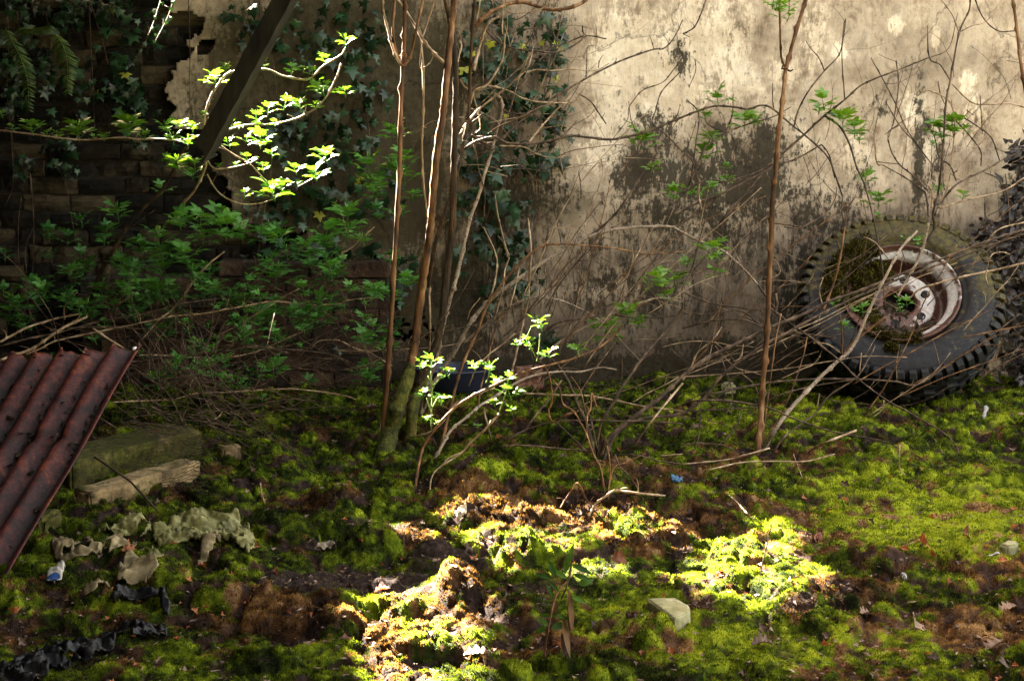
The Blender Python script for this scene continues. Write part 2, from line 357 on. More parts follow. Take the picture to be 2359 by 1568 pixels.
# bricks, each a slightly rough block, one mesh
m_brick = simple('old_brick', [(.002, .0018, .001), (.007, .005, .003), (.015, .011, .006), (.06, .046, .025)], 9, .9, .8, .012, tone=.55)
m_mortar = simple('mortar', [(.012, .010, .008), (.03, .025, .02)], 30, .95, .6)
bk = MB(); z = -.1; row = 0
while z < WZ - .05:
    x = -4.6 + (row % 2) * .12
    hgt = .076 + rnd.uniform(-.006, .006)
    while x < 6.0:
        L_ = rnd.choice([.22, .22, .22, .11]) + rnd.uniform(-.01, .01)
        if x < .6 or x > 5.2 or row % 4 == 0:
            d = rnd.uniform(-.012, .014); n1 = []
            for a in range(5):
                for b_ in range(4):
                    fx = a / 4; fz = b_ / 3
                    ed = (a in (0, 4)) or (b_ in (0, 3))
                    n1.append((x + fx * L_ + rnd.uniform(-.005, .005), WALLY + .012 - d + (.012 if ed else 0) + rnd.uniform(-.006, .006), z + fz * hgt + rnd.uniform(-.004, .004)))
            fr = [(a * 4 + b_, (a + 1) * 4 + b_, (a + 1) * 4 + b_ + 1, a * 4 + b_ + 1) for a in range(4) for b_ in range(3)]
            per = [0, 4, 8, 12, 16, 17, 18, 19, 15, 11, 7, 3, 2, 1]
            n2 = [(n1[i][0], WALLY + .06, n1[i][2]) for i in per]
            for k in range(14): fr.append((per[k], 20 + k, 20 + (k + 1) % 14, per[(k + 1) % 14]))
            bk.add(n1 + n2, fr, rnd.random())
        x += L_ + .011
    z += hgt + .012; row += 1
for a_ in bk.v:
    a_[:, 2] += .022 * (fbm(a_[:, 0] * 1.7, a_[:, 2] * 1.7, 3, 61) - .5) * 2 + .006 * (fbm(a_[:, 0] * 12, a_[:, 2] * 12, 2, 62) - .5)
    a_[:, 0] += .03 * (fbm(a_[:, 0] * 2, a_[:, 2] * 4, 3, 63) - .5) * 2
bk.build('brickwork', m_brick, walls, (0, WALLY, 0), smooth=False)
def boxv(x0, x1, y0, y1, z0, z1):
    v = [(x0, y0, z0), (x1, y0, z0), (x1, y1, z0), (x0, y1, z0), (x0, y0, z1), (x1, y0, z1), (x1, y1, z1), (x0, y1, z1)]
    return v, [(0, 1, 5, 4), (1, 2, 6, 5), (2, 3, 7, 6), (3, 0, 4, 7), (4, 5, 6, 7), (3, 2, 1, 0)]
q = MB(); q.add(*boxv(-4.6, 6.0, WALLY + .034, WALLY + .28, -.2, WZ)); q.build('mortar_core', m_mortar, walls, (0, WALLY, 0), smooth=False)
# low brick plinth in front of the wall
m_plinth = simple('dark_red_brick', [(.008, .006, .004), (.025, .014, .009), (.05, .026, .016), (.075, .05, .03)], 7, .9, .9, .02, tone=.2)
pt = thing('brick_plinth', 'low dark red brick plinth at foot of wall behind the leafy tangle', 'plinth', (-1.2, 6.8, 0))
q = MB(); zz = -.05; k = 0
while zz < .62:
    x = -2.1 + (k % 2) * .11
    while x < -.62:
        e = min(x + .215, -.60)
        if zz < .5 or x > -1.55 :
            d = rnd.uniform(0, .012); v, f = boxv(x, e, 6.80 + d, 6.955, zz, zz + .066); v = [tuple(c_ + rnd.uniform(-.009, .009) for c_ in p) for p in v]; q.add(v, f, rnd.random())
        x = e + .011
    zz += .077; k += 1
q.build('bricks', m_plinth, pt, (-1.2, 6.8, 0), smooth=False)
q = MB(); q.add(*boxv(-2.09, -.61, 6.818, 6.95, -.1, .55)); q.build('mortar_core', m_mortar, pt, (-1.2, 6.8, 0), smooth=False)

# ================================================================= ADDED LEAF SCREENS AND WALLS (out of frame; placed to shape the light)
BEAMS = []   # (point, radius) places the sun reaches through gaps cut in the leaf screens
def beam(px, py, r, Y=None): BEAMS.append((G0(px, py, .02), r) if Y is None else (P(px, py, Y), r * .62))
for a in [(930,1480,.10),(985,1450,.10),(990,1510,.10),(940,1540,.09),(1030,1440,.05),(880,1450,.045),(900,1400,.035),(1075,1370,.05),(990,1400,.05),(930,1360,.03),
          (1110,1215,.055),(1180,1200,.06),(1250,1225,.07),(1330,1210,.09),(1400,1200,.05),(1440,1225,.045),(1300,1270,.07),(1330,1300,.05),(1370,1290,.03),(1190,1240,.035),(1250,1290,.03),
          (1720,1280,.09),(1780,1290,.08),(1680,1330,.09),(1760,1345,.10),(1830,1345,.08),(1600,1320,.06),(1700,1375,.07),(1800,1375,.07),(1860,1310,.04),(1700,1245,.06),(1760,1250,.05),(1640,1290,.05),
          (1780,1210,.02)]: beam(*a)
for a in [(500,175,.07,5.9),(490,215,.04,5.9),(400,330,.03,5.9),(440,340,.03,5.9),(560,290,.06,5.9),(590,265,.06,5.9),(620,330,.07,5.9),(590,350,.05,5.9),(650,430,.07,5.9),(630,400,.05,5.9),(755,365,.04,5.9),(540,310,.05,5.9),(430,300,.015,5.9),
          (990,850,.05,5.15),(1000,915,.05,5.15),(985,960,.035,5.15),(1240,755,.05,5.2),(1210,790,.04,5.2),(1235,830,.02,5.2),(1060,925,.035,5.1),(1130,975,.03,5.1),(1290,950,.04,5.3),(1370,920,.02,5.3),
          (905,560,.012,5.7),(990,460,.012,5.7),(1410,1160,.03,4.9),(1310,1130,.01,4.95),(1340,1120,.01,4.95),(1060,1190,.04,4.7),(1410,1160,.01,4.9)]: beam(*a)
e1 = SUNDIR.cross(Vector((0, 0, 1))).normalized(); e2 = SUNDIR.cross(e1).normalized()
BP = np.array([[p.dot(e1), p.dot(e2), r] for p, r in BEAMS])
def in_beam(pts, pad=.035):
    p = np.asarray(pts); u = p @ np.array(e1); v = p @ np.array(e2); m = np.zeros(len(p), bool)
    for (a, b_, r) in BP: m |= (u - a) ** 2 + (v - b_) ** 2 < (r * .60 + pad) ** 2
    return m
m_shade = leafmat('shade_screen_leaf', (.012, .022, .008), (.05, .075, .02), .08)
def leafmass(name, n, box, size, label, cat, dens=None):
    c = R.uniform(0, 1, (n, 3)) * (np.array(box[1]) - np.array(box[0])) + np.array(box[0])
    if dens is not None: c = c[dens(c)]
    c = c[~in_beam(c, size * .62)]; m = len(c)
    a = R.normal(size=(m, 3)); a /= np.linalg.norm(a, axis=1)[:, None]; b_ = np.cross(a, R.normal(size=(m, 3))); b_ /= np.linalg.norm(b_, axis=1)[:, None]
    s = (size * R.uniform(.6, 1.1, m))[:, None]
    V = np.stack([c - a * s * .5, c + b_ * s * .26, c + a * s * .5, c - b_ * s * .26], 1).reshape(-1, 3)
    return tag(mesh(name, V, np.arange(4 * m).reshape(-1, 4), m_shade, smooth=False, attrs={'tone': np.repeat(R.rand(m), 4)}), label, cat, kind='stuff')
q = MB(); q.add(*boxv(-9, 9, -2.6, -2.2, -.2, 7.0)); q.build('rear_panel', m_mortar, thing('sky_blocker_rear', 'unseen tall wall added behind the viewer to block low sky light', 'building', (0, -2.2, 0)), (0, -2.2, 0), smooth=False)  # added out of view to block low sky behind the camera
q = MB(); q.add(*boxv(-4.7, -4.4, -2.1, 6.98, -.2, 4.6)); q.build('left_panel', m_mortar, thing('sky_blocker_left', 'unseen wall added left of the yard to block side light', 'wall', (-4.5, 2, 0)), (-4.5, 2, 0), smooth=False)  # added out of view to block light from the left
leafmass('shade_screen_far', 70000, ((-10, 8.2, -.05), (2.7, 9.6, 6.0)), .22, 'unseen coarse leaf screen added beyond the wall, gaps cut for sun patches', 'thicket')  # added sun blocker, leaves left out along the beams
leafmass('shade_screen_near', 170000, ((-6.6, 7.5, 1.2), (2.6, 8.2, 5.4)), .10, 'unseen fine leaf screen added behind the wall, gaps shaping the sun patches', 'thicket')  # added finer blocker that sharpens the edges of the beams
leafmass('shade_screen_left', 95000, ((-4.3, 0.6, 2.6), (-.35, 7.4, 3.4)), .13, 'unseen leaf mass added overhead to darken the left side of the yard', 'foliage', lambda c: c[:, 0] < -.62 + .3 * np.sin(c[:, 1] * 2.1) + .1 * (c[:, 1] - 5))  # added overhead blocker that keeps the left side dark
leafmass('shade_screen_high', 20000, ((-4.3, -2.5, 3.6), (-.1, 7.0, 4.6)), .22, 'unseen high leaf mass added over the yard to shade it', 'foliage')  # added overhead blocker that leaves sky open at upper right
# ================================================================= WHEEL
m_tyre, t, b, o = new_mat('weathered_rubber')
c = coords(t); n1 = noise(t, 4.5, 6, .7, c); n2 = noise(t, 30, 5, .7, c)
base = ramp(t, n2.outputs[0], [(.35, (.003, .003, .0035)), (.60, (.011, .012, .015)), (.8, (.04, .04, .042))]).outputs[0]
sepx = N(t, 'ShaderNodeSeparateXYZ'); L(t, c, sepx.inputs[0])
up = mth(t, 'MULTIPLY', sepx.outputs['Y'], 1.0)
alg = mth(t, 'ADD', mth(t, 'ADD', n1.outputs[0], mth(t, 'MULTIPLY', up, .45)), mth(t, 'MULTIPLY', mth(t, 'SUBTRACT', n2.outputs[0], .5), .7))
base = mix(t, mth(t, 'MULTIPLY', ramp(t, alg, [(.50, (0, 0, 0)), (.66, (1, 1, 1))]).outputs[0], .9), base, ramp(t, n2.outputs[0], [(.35, (.014, .012, .003)), (.65, (.085, .068, .013))]).outputs[0])
L(t, base, b.inputs['Base Color']); b.inputs['Roughness'].default_value = .6; b.inputs['Specular IOR Level'].default_value = .22
bump(t, b, n2.outputs[0], .4, .006)
m_rim, t, b, o = new_mat('chipped_white_rim_paint')
c = coords(t); n1 = noise(t, 9, 7, .7, c, .8); n2 = noise(t, 50, 5, .7, c)
sepr = N(t, 'ShaderNodeSeparateXYZ'); L(t, c, sepr.inputs[0]); sidex = mth(t, 'ADD', sepr.outputs['X'], mth(t, 'MULTIPLY', sepr.outputs['Y'], .7))
rust = ramp(t, n2.outputs[0], [(.35, (.018, .008, .005)), (.6, (.09, .030, .016)), (.75, (.17, .065, .035))]).outputs[0]
pf = ramp(t, mth(t, 'ADD', mth(t, 'ADD', n1.outputs[0], mth(t, 'MULTIPLY', mth(t, 'SUBTRACT', n2.outputs[0], .5), .5)), mth(t, 'ADD', mth(t, 'MULTIPLY', mth(t, 'SUBTRACT', attr(t, 'tone'), .5), .55), mth(t, 'ADD', mth(t, 'MULTIPLY', sidex, -1.3), .19))), [(.50, (0, 0, 0)), (.55, (1, 1, 1))]).outputs[0]
paint = ramp(t, n2.outputs[0], [(.3, (.24, .22, .20)), (.7, (.56, .54, .52))]).outputs[0]
L(t, mix(t, pf, paint, rust), b.inputs['Base Color']); b.inputs['Roughness'].default_value = .55
bump(t, b, mth(t, 'ADD', pf, mth(t, 'MULTIPLY', n2.outputs[0], .4)), .5, .004)
m_soil = simple('dark_debris', [(.006, .005, .003), (.03, .02, .012), (.10, .065, .04)], 40, .95, .9, .01)
TR, TW = .475, .27
REC = 1.35
AX = Vector((-.16, -.74, .70)).normalized()        # wheel axle, pointing up out of the near face
upv = Vector((0, 0, 1)); yl = (upv - AX * upv.dot(AX)).normalized(); xl = yl.cross(AX).normalized()
WC = Vector((1.805, 6.555, .452))
wm = Matrix((xl, yl, AX)).transposed().to_4x4(); wm.translation = WC
wheel = thing('truck_wheel', 'old truck tyre on a chipped white rim leaning against the wall, overgrown with moss', 'wheel')
wheel.matrix_world = wm @ Matrix.Scale(.965, 4)
def lathe(prof, seg=128, closed=False, tones=None):
    n = len(prof); v = []; f = []; tn = []
    for s in range(seg):
        a = 2 * math.pi * s / seg
        for k, (r, h) in enumerate(prof):
            v.append((r * math.cos(a), r * math.sin(a), h)); tn.append(tones[k] if tones else .5)
    for s in range(seg):
        s2 = (s + 1) % seg
        for k in range(n if closed else n - 1):
            f.append((s * n + k, s2 * n + k, s2 * n + (k + 1) % n, s * n + (k + 1) % n))
    return v, f, np.array(tn)
hw = TW / 2; q = MB()
prof = [(.285, -hw + .045), (.300, -hw + .012), (.34, -hw - .002), (.40, -hw), (.440, -hw + .014), (.458, -hw + .035), (.462, -hw + .07), (.464, 0), (.462, hw - .07), (.458, hw - .035), (.440, hw - .014),
        (.425, hw - .006), (.420, hw - .004), (.40, hw), (.34, hw + .004), (.325, hw + .001), (.322, hw - .003), (.305, hw - .007), (.290, hw - .02), (.285, hw - .045)]
prof = [((r - .018 * (1 if r < .3 else .6)) if r < .33 else r, h) for r, h in prof]
v, f, tn = lathe(prof, 144, True); q.add(v, f, tn)
NL = 52
for k in range(NL):               # shoulder and tread lugs
    for side in (1, -1):
        a0 = 2 * math.pi * (k + (.5 if side < 0 else 0)) / NL; da = 2 * math.pi / NL * .31
        jit = rnd.uniform(-.004, .004)
        prof2 = [(.432, side * (hw - .004)), (.452, side * (hw - .002)), (.474, side * (hw - .016)), (.485, side * (hw - .05)), (.487, side * .045)]
        prof3 = [(.425, side * (hw - .02)), (.44, side * (hw - .03)), (.452, side * (hw - .045)), (.455, side * (hw - .06)), (.455, side * .045)]
        vv = []
        for pr in (prof2, prof3):
            for (r, h) in pr:
                for sg in (-1, 1):
                    sk = .35 * (hw - abs(h)) ; a = a0 + sg * da * (1 if pr is prof2 else 1.15) + sk * .35 * side
                    vv.append(((r + jit * .3) * math.cos(a), (r + jit * .3) * math.sin(a), h))
        ff = []
        for j in range(4): ff.append((2 * j, 2 * j + 1, 2 * j + 3, 2 * j + 2)); ff.append((2 * j, 2 * j + 2, 10 + 2 * j + 2, 10 + 2 * j)); ff.append((2 * j + 1, 10 + 2 * j + 1, 10 + 2 * j + 3, 2 * j + 3))
        ff += [(0, 10, 11, 1), (8, 9, 19, 18)]
        q.add(vv, ff, .5)
for k in range(NL):               # zigzag centre ribs
    for cz in (-.035, .035):
        a0 = 2 * math.pi * k / NL; a1 = a0 + 2 * math.pi / NL
        zz = .012 if k % 2 else -.012; z2 = -zz; vv = []
        for a, o_ in ((a0, zz), (a1, z2)):
            for r, h in ((.460, -.016), (.484, -.015), (.484, .015), (.460, .016)): vv.append((r * math.cos(a), r * math.sin(a), cz + h + o_))
        q.add(vv, [(0, 4, 5, 1), (1, 5, 6, 2), (2, 6, 7, 3)], .5)
ty = q.build('tyre', m_tyre, wheel)
bv = ty.modifiers.new('b', 'BEVEL'); bv.width = .003; bv.segments = 1; bv.limit_method = 'ANGLE'; bv.angle_limit = .9
for p_ in ty.data.polygons: p_.use_smooth = p_.index < len(f)
# rim: flange, well and dished disc with a hub opening
q = MB()
rp = [(.292, hw - .030), (.296, hw + .001), (.291, hw + .006), (.284, hw + .003), (.280, hw - .008), (.272, hw - .016), (.258, hw - .022), (.240, hw - .034), (.234, hw - .044), (.230, hw - .085), (.224, hw - .125), (.212, hw - .138),
      (.196, hw - .132), (.184, hw - .112), (.176, hw - .092), (.166, hw - .082), (.150, hw - .080), (.12, hw - .084), (.098, hw - .086), (.082, hw - .092), (.078, hw - .12)]
tn = [1, 1, 1, 1, .95, .8, .1, .0, .5, 1, 1, 1, 1, .9, .4, .1, .1, .2, .4, .9, 1]  # high values rust the metal; in the groove they also paint its shadow
rp = [(r * .94, h) for r, h in rp]
v, f, tt = lathe(rp, 96, False, tn); q.add(v, f, tt)
rim = q.build('rim', m_rim, wheel); s_ = rim.modifiers.new('s', 'SOLIDIFY'); s_.thickness = .006; s_.offset = -1
m_dark = simple('black_grime', [(.004, .004, .004), (.012, .010, .009)], 20, .8)
for k in range(6):
    a = 2 * math.pi * (k + .35) / 6; q = MB(); r0 = .128
    v, f, tt = lathe([(.0, .0022), (.014, .0022), (.018, .0045), (.021, .0035), (.022, -.004)], 18); v = [(x_ + r0 * math.cos(a), y_ + r0 * math.sin(a), z_ + hw - .0825) for x_, y_, z_ in v]
    q.add(v, f, .9); q.build('bolt_hole', m_dark, wheel)
q = MB(); v, f, tt = lathe([(.001, hw - .19), (.075, hw - .19), (.079, hw - .15), (.080, hw - .13)], 48); q.add(v, f, .9); q.build('hub_opening', m_dark, wheel)
def fuzzblob(q, pts_n, n, s):
    """clusters of short shoots on a list of (point, normal)"""
    for (p, nn) in pts_n:
        for k in range(n):
            o_ = Vector([rnd.gauss(0, s) for _ in range(3)]); b_ = p + o_ * .5
            tdir = (nn + Vector([rnd.gauss(0, .5) for _ in range(3)])).normalized() * rnd.uniform(.008, .018)
            sd = tdir.cross(Vector([rnd.gauss(0, 1) for _ in range(3)])).normalized() * .0022
            q.add([b_ - sd, b_ + sd, b_ + tdir], [(0, 1, 2)], rnd.random())
m_mossb, t, b, o = new_mat('moss_tufts')
r_ = ramp(t, mth(t, 'ADD', mth(t, 'MULTIPLY', attr(t, 'tone'), .5), mth(t, 'MULTIPLY', noise(t, 14, 4, .6, coords(t)).outputs[0], .5)), [(.3, (.012, .008, .002)), (.5, (.042, .033, .006)), (.75, (.12, .12, .014))])
L(t, r_.outputs[0], b.inputs['Base Color']); b.inputs['Roughness'].default_value = .9; b.inputs['Specular IOR Level'].default_value = .1
def moss_on_wheel(name, els, parent):
    q = MB()
    for (r0, r1, a0, a1, z0, hgt, cnt) in els:
        nr, na = 14, 40; V = []; 
        for i in range(nr):
            for j in range(na):
                fr, fa = i / (nr - 1), j / (na - 1); r = r0 + (r1 - r0) * fr; a = rad(a0 + (a1 - a0) * fa)
                e = min(1, 3.2 * min(fr, 1 - fr, fa * 1.5, (1 - fa) * 1.5)); 
                V.append((r * math.cos(a), r * math.sin(a), z0 + hgt * e ** .6 * (.55 + .9 * float(fbm(np.array([r * 22]), np.array([a * 7]), 3, 81)[0])) - .006 * (1 - e)))
        q.add(V, [(i * na + j, (i + 1) * na + j, (i + 1) * na + j + 1, i * na + j + 1) for i in range(nr - 1) for j in range(na - 1)], .2)
        fuzzblob(q, [(Vector(V[rnd.randrange(len(V))]), Vector((0, .2, 1)).normalized()) for _ in range(cnt)], 14, .012)
    return q.build(name, m_mossb, parent, smooth=False)
moss_on_wheel('moss_clump', [(.12, .275, 100, 232, hw - .09, .075, 500), (.25, .385, 112, 200, hw - .010, .026, 700), (.22, .30, 232, 300, hw - .05, .055, 160), (.31, .345, 258, 268, hw - .002, .03, 60)], wheel)
q = MB()
for (r0, r1, a0, a1, z0, z1) in [(.02, .275, 150, 325, hw - .075, hw - .055)]:
    nr, na = 30, 70; V = []
    for i in range(nr):
        for j in range(na):
            r = r0 + (r1 - r0) * i / (nr - 1); a = rad(a0 + (a1 - a0) * j / (na - 1)); n_ = float(fbm(np.array([r * 30]), np.array([a * 8]), 3, 85)[0])
            V.append((r * math.cos(a), r * math.sin(a), hw - .10 + .050 * (i / nr) + (n_ - .5) * .06 - .02 * (abs(j / na - .5) * 2) ** 2))
    q.add(V, [(i * na + j, (i + 1) * na + j, (i + 1) * na + j + 1, i * na + j + 1) for i in range(nr - 1) for j in range(na - 1)], .5)
q.build('debris', m_soil, wheel)

# ================================================================= CORRUGATED SHEET
m_rust, t, b, o = new_mat('rusted_sheet_metal')
c = coords(t); n1 = noise(t, 3.2, 7, .75, c, 1.0); n2 = noise(t, 45, 6, .75, c)
r1 = ramp(t, mth(t, 'ADD', mth(t, 'MULTIPLY', n1.outputs[0], .6), mth(t, 'MULTIPLY', n2.outputs[0], .4)), [(.34, (.008, .005, .003)), (.44, (.022, .008, .006)), (.53, (.070, .015, .012)), (.61, (.16, .042, .016)), (.72, (.34, .17, .08))])
dirt = ramp(t, mth(t, 'ADD', attr(t, 'tone'), mth(t, 'MULTIPLY', mth(t, 'SUBTRACT', n2.outputs[0], .5), .8)), [(.1, (.16, .15, .14)), (.5, (1, 1, 1))])
L(t, mix(t, 1.0, r1.outputs[0], dirt.outputs[0], 'MULTIPLY'), b.inputs['Base Color']); b.inputs['Roughness'].default_value = .5; b.inputs['Specular IOR Level'].default_value = .25
bump(t, b, n2.outputs[0], .5, .004)
TRc = P(338, 797, 4.9); gb = G0(30, 1330, .0)
U = (gb - TRc); Ul = U.length; U.normalize(); Wd = Vector((-1, .45, -.15)); Wd = (Wd - U * Wd.dot(U)).normalized(); Nn = Wd.cross(U).normalized()
if Nn.z < 0: Nn = -Nn
sheet = thing('corrugated_sheet', 'rusty red corrugated metal sheet leaning over stone blocks at the left edge', 'metal sheet', TRc)
nu, nw = 90, 300; WL = 1.35; UL = Ul + .12; V = []; T_ = []
for i in range(nw):
    w_ = i / (nw - 1) * WL; ph = w_ / .118 * 2 * math.pi; hgt = .026 * math.cos(ph - .5)
    off = max(0, fbm(np.array([w_ * 40.]), np.array([0.]), 3, 15)[0] - .45) * .06 + .012 * math.cos(ph) * .3
    for j in range(nu):
        u_ = (off if j < 3 else 0) + UL * j / (nu - 1)
        hh_ = hgt + .004 * math.sin(u_ * 9 + w_ * 3) - .03 * max(0, w_ - .8) ** 2
        dn = -.02 * math.exp(-((u_ - .42) / .03) ** 2) * math.exp(-((w_ - .19) / .1) ** 2)
        p_ = U * u_ + Wd * w_ + Nn * (hh_ + dn); V.append(p_); T_.append(.35 + .3 * (hgt / .026) + .1)
q = MB(); q.add(V, [(i * nu + j, (i + 1) * nu + j, (i + 1) * nu + j + 1, i * nu + j + 1) for i in range(nw - 1) for j in range(nu - 1)], np.array(T_))
sh = q.build('metal_panel', m_rust, sheet); s_ = sh.modifiers.new('s', 'SOLIDIFY'); s_.thickness = .0025
m_white = simple('whitewash', [(.55, .53, .5), (.8, .78, .74)], 20, .6, .1)
q = MB(); v, f, tt = lathe([(.0001, .006), (.006, .005), (.009, .002), (.010, -.002)], 20)
fm = Matrix((Wd, -U, Nn)).transposed(); ctr = U * .035 + Wd * .019 + Nn * .025
q.add([fm @ Vector(x_) + ctr for x_ in v], f); q.build('roofing_nail', m_white, sheet)

q = MB(); m_dirt = simple('leaf_dirt', [(.008, .006, .004), (.04, .03, .02), (.16, .12, .09)], 60, .9, 0)
for k in range(420):
    g_ = rnd.randrange(8); w_ = (g_ + .5 + .08) * .118 + rnd.gauss(0, .014); u_ = rnd.choice([rnd.uniform(.05, UL), rnd.gauss(.43, .05), rnd.gauss(.3, .06)])
    if not .02 < w_ < 1.3: continue
    c0 = U * u_ + Wd * w_ + Nn * (.026 * math.cos(w_ / .118 * 2 * math.pi - .5) + .006); s0 = rnd.uniform(.003, .011)
    q.add([c0 + Vector([rnd.gauss(0, s0) for _ in range(3)]) * (1 if z_ < 3 else .5) + (Nn * .004) for z_ in range(4)], [(0, 1, 2), (0, 2, 3), (0, 3, 1)], rnd.random())
tag(q.build('leaf_dirt', m_dirt, None, smooth=False), 'dirt and leaf crumbs lying in the grooves of the rusty corrugated sheet', 'dirt', kind='stuff').location = TRc
# ================================================================= STONES, BLOCKS, BRICKS
m_conc = simple('pale_stone', [(.03, .022, .010), (.13, .09, .042), (.24, .175, .09), (.34, .27, .17)], 14, .92, .8, .008)
m_mossy = simple('mossy_stone', [(.012, .012, .004), (.035, .032, .008), (.09, .072, .022), (.28, .21, .12)], 12, .95, .9, .012)
for m_, lo_, hi_ in ((m_conc, .52, .62), (m_mossy, .40, .52)):
    t = m_.node_tree; b = t.nodes['Principled BSDF']; old = b.inputs['Base Color'].links[0].from_socket
    f_ = ramp(t, noise(t, 9, 6, .75, coords(t)).outputs[0], [(lo_, (0, 0, 0)), (hi_, (1, 1, 1))]).outputs[0]
    L(t, mix(t, f_, old, ramp(t, noise(t, 50, 4, .7, coords(t)).outputs[0], [(.35, (.012, .014, .002)), (.65, (.07, .07, .008))]).outputs[0]), b.inputs['Base Color'])
m_brickp = simple('weathered_brick', [(.06, .025, .016), (.16, .075, .048), (.34, .19, .13)], 30, .9, .9, .008)
m_redb = simple('rusty_brick', [(.03, .012, .008), (.12, .04, .025), (.22, .09, .055)], 18, .9, .7, .008)
m_ston = simple('white_limestone', [(.10, .10, .04), (.20, .195, .10), (.32, .31, .19)], 16, .9, .5, .006)
def block(name, label, cat, mat, corners, z0, z1, seed=0, rough=.006, tilt=(0, 0), group=None):
    """a stone with the given footprint (ground corners), subdivided and roughened"""
    cs_ = [Vector((c_[0], c_[1], 0)) for c_ in corners]; ce = sum(cs_, Vector()) / len(cs_)
    import bmesh
    bm = bmesh.new(); n = len(cs_)
    lo = [bm.verts.new((c_.x - ce.x, c_.y - ce.y, z0)) for c_ in cs_]
    hi = [bm.verts.new(((c_.x - ce.x) * .985, (c_.y - ce.y) * .985, z1 + tilt[0] * (c_.x - ce.x) + tilt[1] * (c_.y - ce.y))) for c_ in cs_]
    bm.faces.new(hi); bm.faces.new(lo[::-1])
    for k in range(n): bm.faces.new((lo[k], lo[(k + 1) % n], hi[(k + 1) % n], hi[k]))
    bmesh.ops.recalc_face_normals(bm, faces=bm.faces)
    bmesh.ops.bevel(bm, geom=list(bm.edges), offset=rough * 1.3, segments=2, affect='EDGES')
    bmesh.ops.triangulate(bm, faces=bm.faces); 
    for _ in range(4):
        es = [e for e in bm.edges if e.calc_length() > .014]
        if not es: break
        bmesh.ops.subdivide_edges(bm, edges=es, cuts=1)
        bmesh.ops.triangulate(bm, faces=[f_ for f_ in bm.faces if len(f_.verts) > 4])
    co_ = np.array([v_.co for v_ in bm.verts]); bm.normal_update()
    d = (fbm(co_[:, 0] * 18 + seed, co_[:, 1] * 18 + co_[:, 2] * 25, 3, seed % 50) - .5) * 2 * rough + (fbm(co_[:, 0] * 60, co_[:, 1] * 60 + co_[:, 2] * 70, 2, seed % 40) - .5) * rough
    for v_, dd in zip(list(bm.verts), d): v_.co += v_.normal * dd
    me = bpy.data.meshes.new(name); bm.to_mesh(me); bm.free(); me.materials.append(mat)
    me.polygons.foreach_set('use_smooth', np.full(len(me.polygons), True))
    o_ = bpy.data.objects.new(name, me); col.objects.link(o_); ce.z = GH(ce.x, ce.y) * .7; o_.location = ce
    return tag(o_, label, cat, group)
def quadG(a, b_, depth):
    """footprint: near edge from a to b (photo ground points), running back by depth"""
    A, B = G0(*a, 0.0), G0(*b_, 0.0); d = Vector((-(B - A).y, (B - A).x, 0)).normalized() * depth
    return [A, B, B + d, A + d]
zb = GH(*G0(300, 1160)[:2]) 
block('stone_block', 'long pale stone kerb block lying nearest the corrugated sheet, chicken wire on its far end', 'stone block', m_conc, quadG((208, 1190), (466, 1112), .10), -.12, .075, 3, .0045)
block('stone_block', 'long mossy stone block behind the pale kerb block, mostly under chicken wire', 'stone block', m_mossy, quadG((165, 1130), (470, 1050), .22), -.12, .10, 5, .007)
block('stone_block', 'small mossy stone block in front of the kerb blocks beside the rusty sheet', 'stone block', m_mossy, quadG((100, 1250), (150, 1228), .12), -.1, .055, 9, .01)
block('broken_brick', 'small pale broken brick standing in moss right of the chicken wire', 'brick', m_conc, quadG((516, 1066), (558, 1058), .05), -.03, .055, 11, .005)
block('concrete_slab', 'pale lichened five-sided concrete slab lying in bright green moss in the foreground', 'slab', m_ston, [G0(1487, 1400, .03), G0(1552, 1449, .03), G0(1590, 1432, .03), G0(1586, 1418, .03), G0(1556, 1398, .03)], -.08, .045, 13, .0022)
block('worn_brick', 'pinkish worn brick lying at the foot of the wall behind the branches', 'brick', m_brickp, quadG((1180, 905), (1250, 905), .10), -.08, .10, 15, .010)
block('roof_tile', 'flat grey broken tile lying on moss right of the pale brick', 'tile', m_mossy, [G0(610, 1040, .02), G0(665, 1048, .02), G0(695, 1040, .02), G0(640, 1024, .02)], -.05, .035, 17, .004)
block('pebble', 'smooth white stone half sunk in moss at the right edge', 'stone', m_ston, [G0(2298, 1282), G0(2318, 1290), G0(2340, 1284), G0(2345, 1276), G0(2318, 1274)], -.05, .03, 19, .004)
block('pebble', 'pale cream stone standing beneath the thin branches left of the tyre', 'stone', m_ston, [G0(1662, 925), G0(1692, 925), G0(1692, 918), G0(1662, 918)], -.03, .055, 21, .008)
block('brick_fragment', 'small reddish brick fragment above the right sunlit patch', 'brick', m_redb, [G0(1880, 1244), G0(1896, 1240), G0(1892, 1232), G0(1874, 1234)], -.03, .028, 23, .005)
block('brick_fragment', 'dark reddish stone among moss under the chicken wire', 'brick', m_redb, [G0(340, 1062), G0(380, 1060), G0(376, 1050), G0(340, 1052)], -.03, .075, 25, .006)
# blue basin behind the trunks
m_blue = simple('faded_blue_plastic', [(.015, .018, .035), (.03, .038, .07)], 12, .4, .1)
bs = thing('plastic_tub', 'shallow faded blue plastic tub lying behind the mossy tree base', 'tub', G(1045, 885))
q = MB(); v, f, tt = lathe([(.001, .02), (.12, .02), (.145, .03), (.16, .11), (.178, .115), (.180, .107), (.168, .10), (.152, .015), (.12, .003), (.001, .003)], 48)
q.add([(x_ * 1.1, y_ * .8, z_) for x_, y_, z_ in v], f); q.build('basin', m_blue, bs)
# bleached bone-like shell
m_bone = simple('bleached_bone', [(.12, .09, .06), (.28, .23, .17), (.45, .4, .32)], 25, .7, .4, .004)

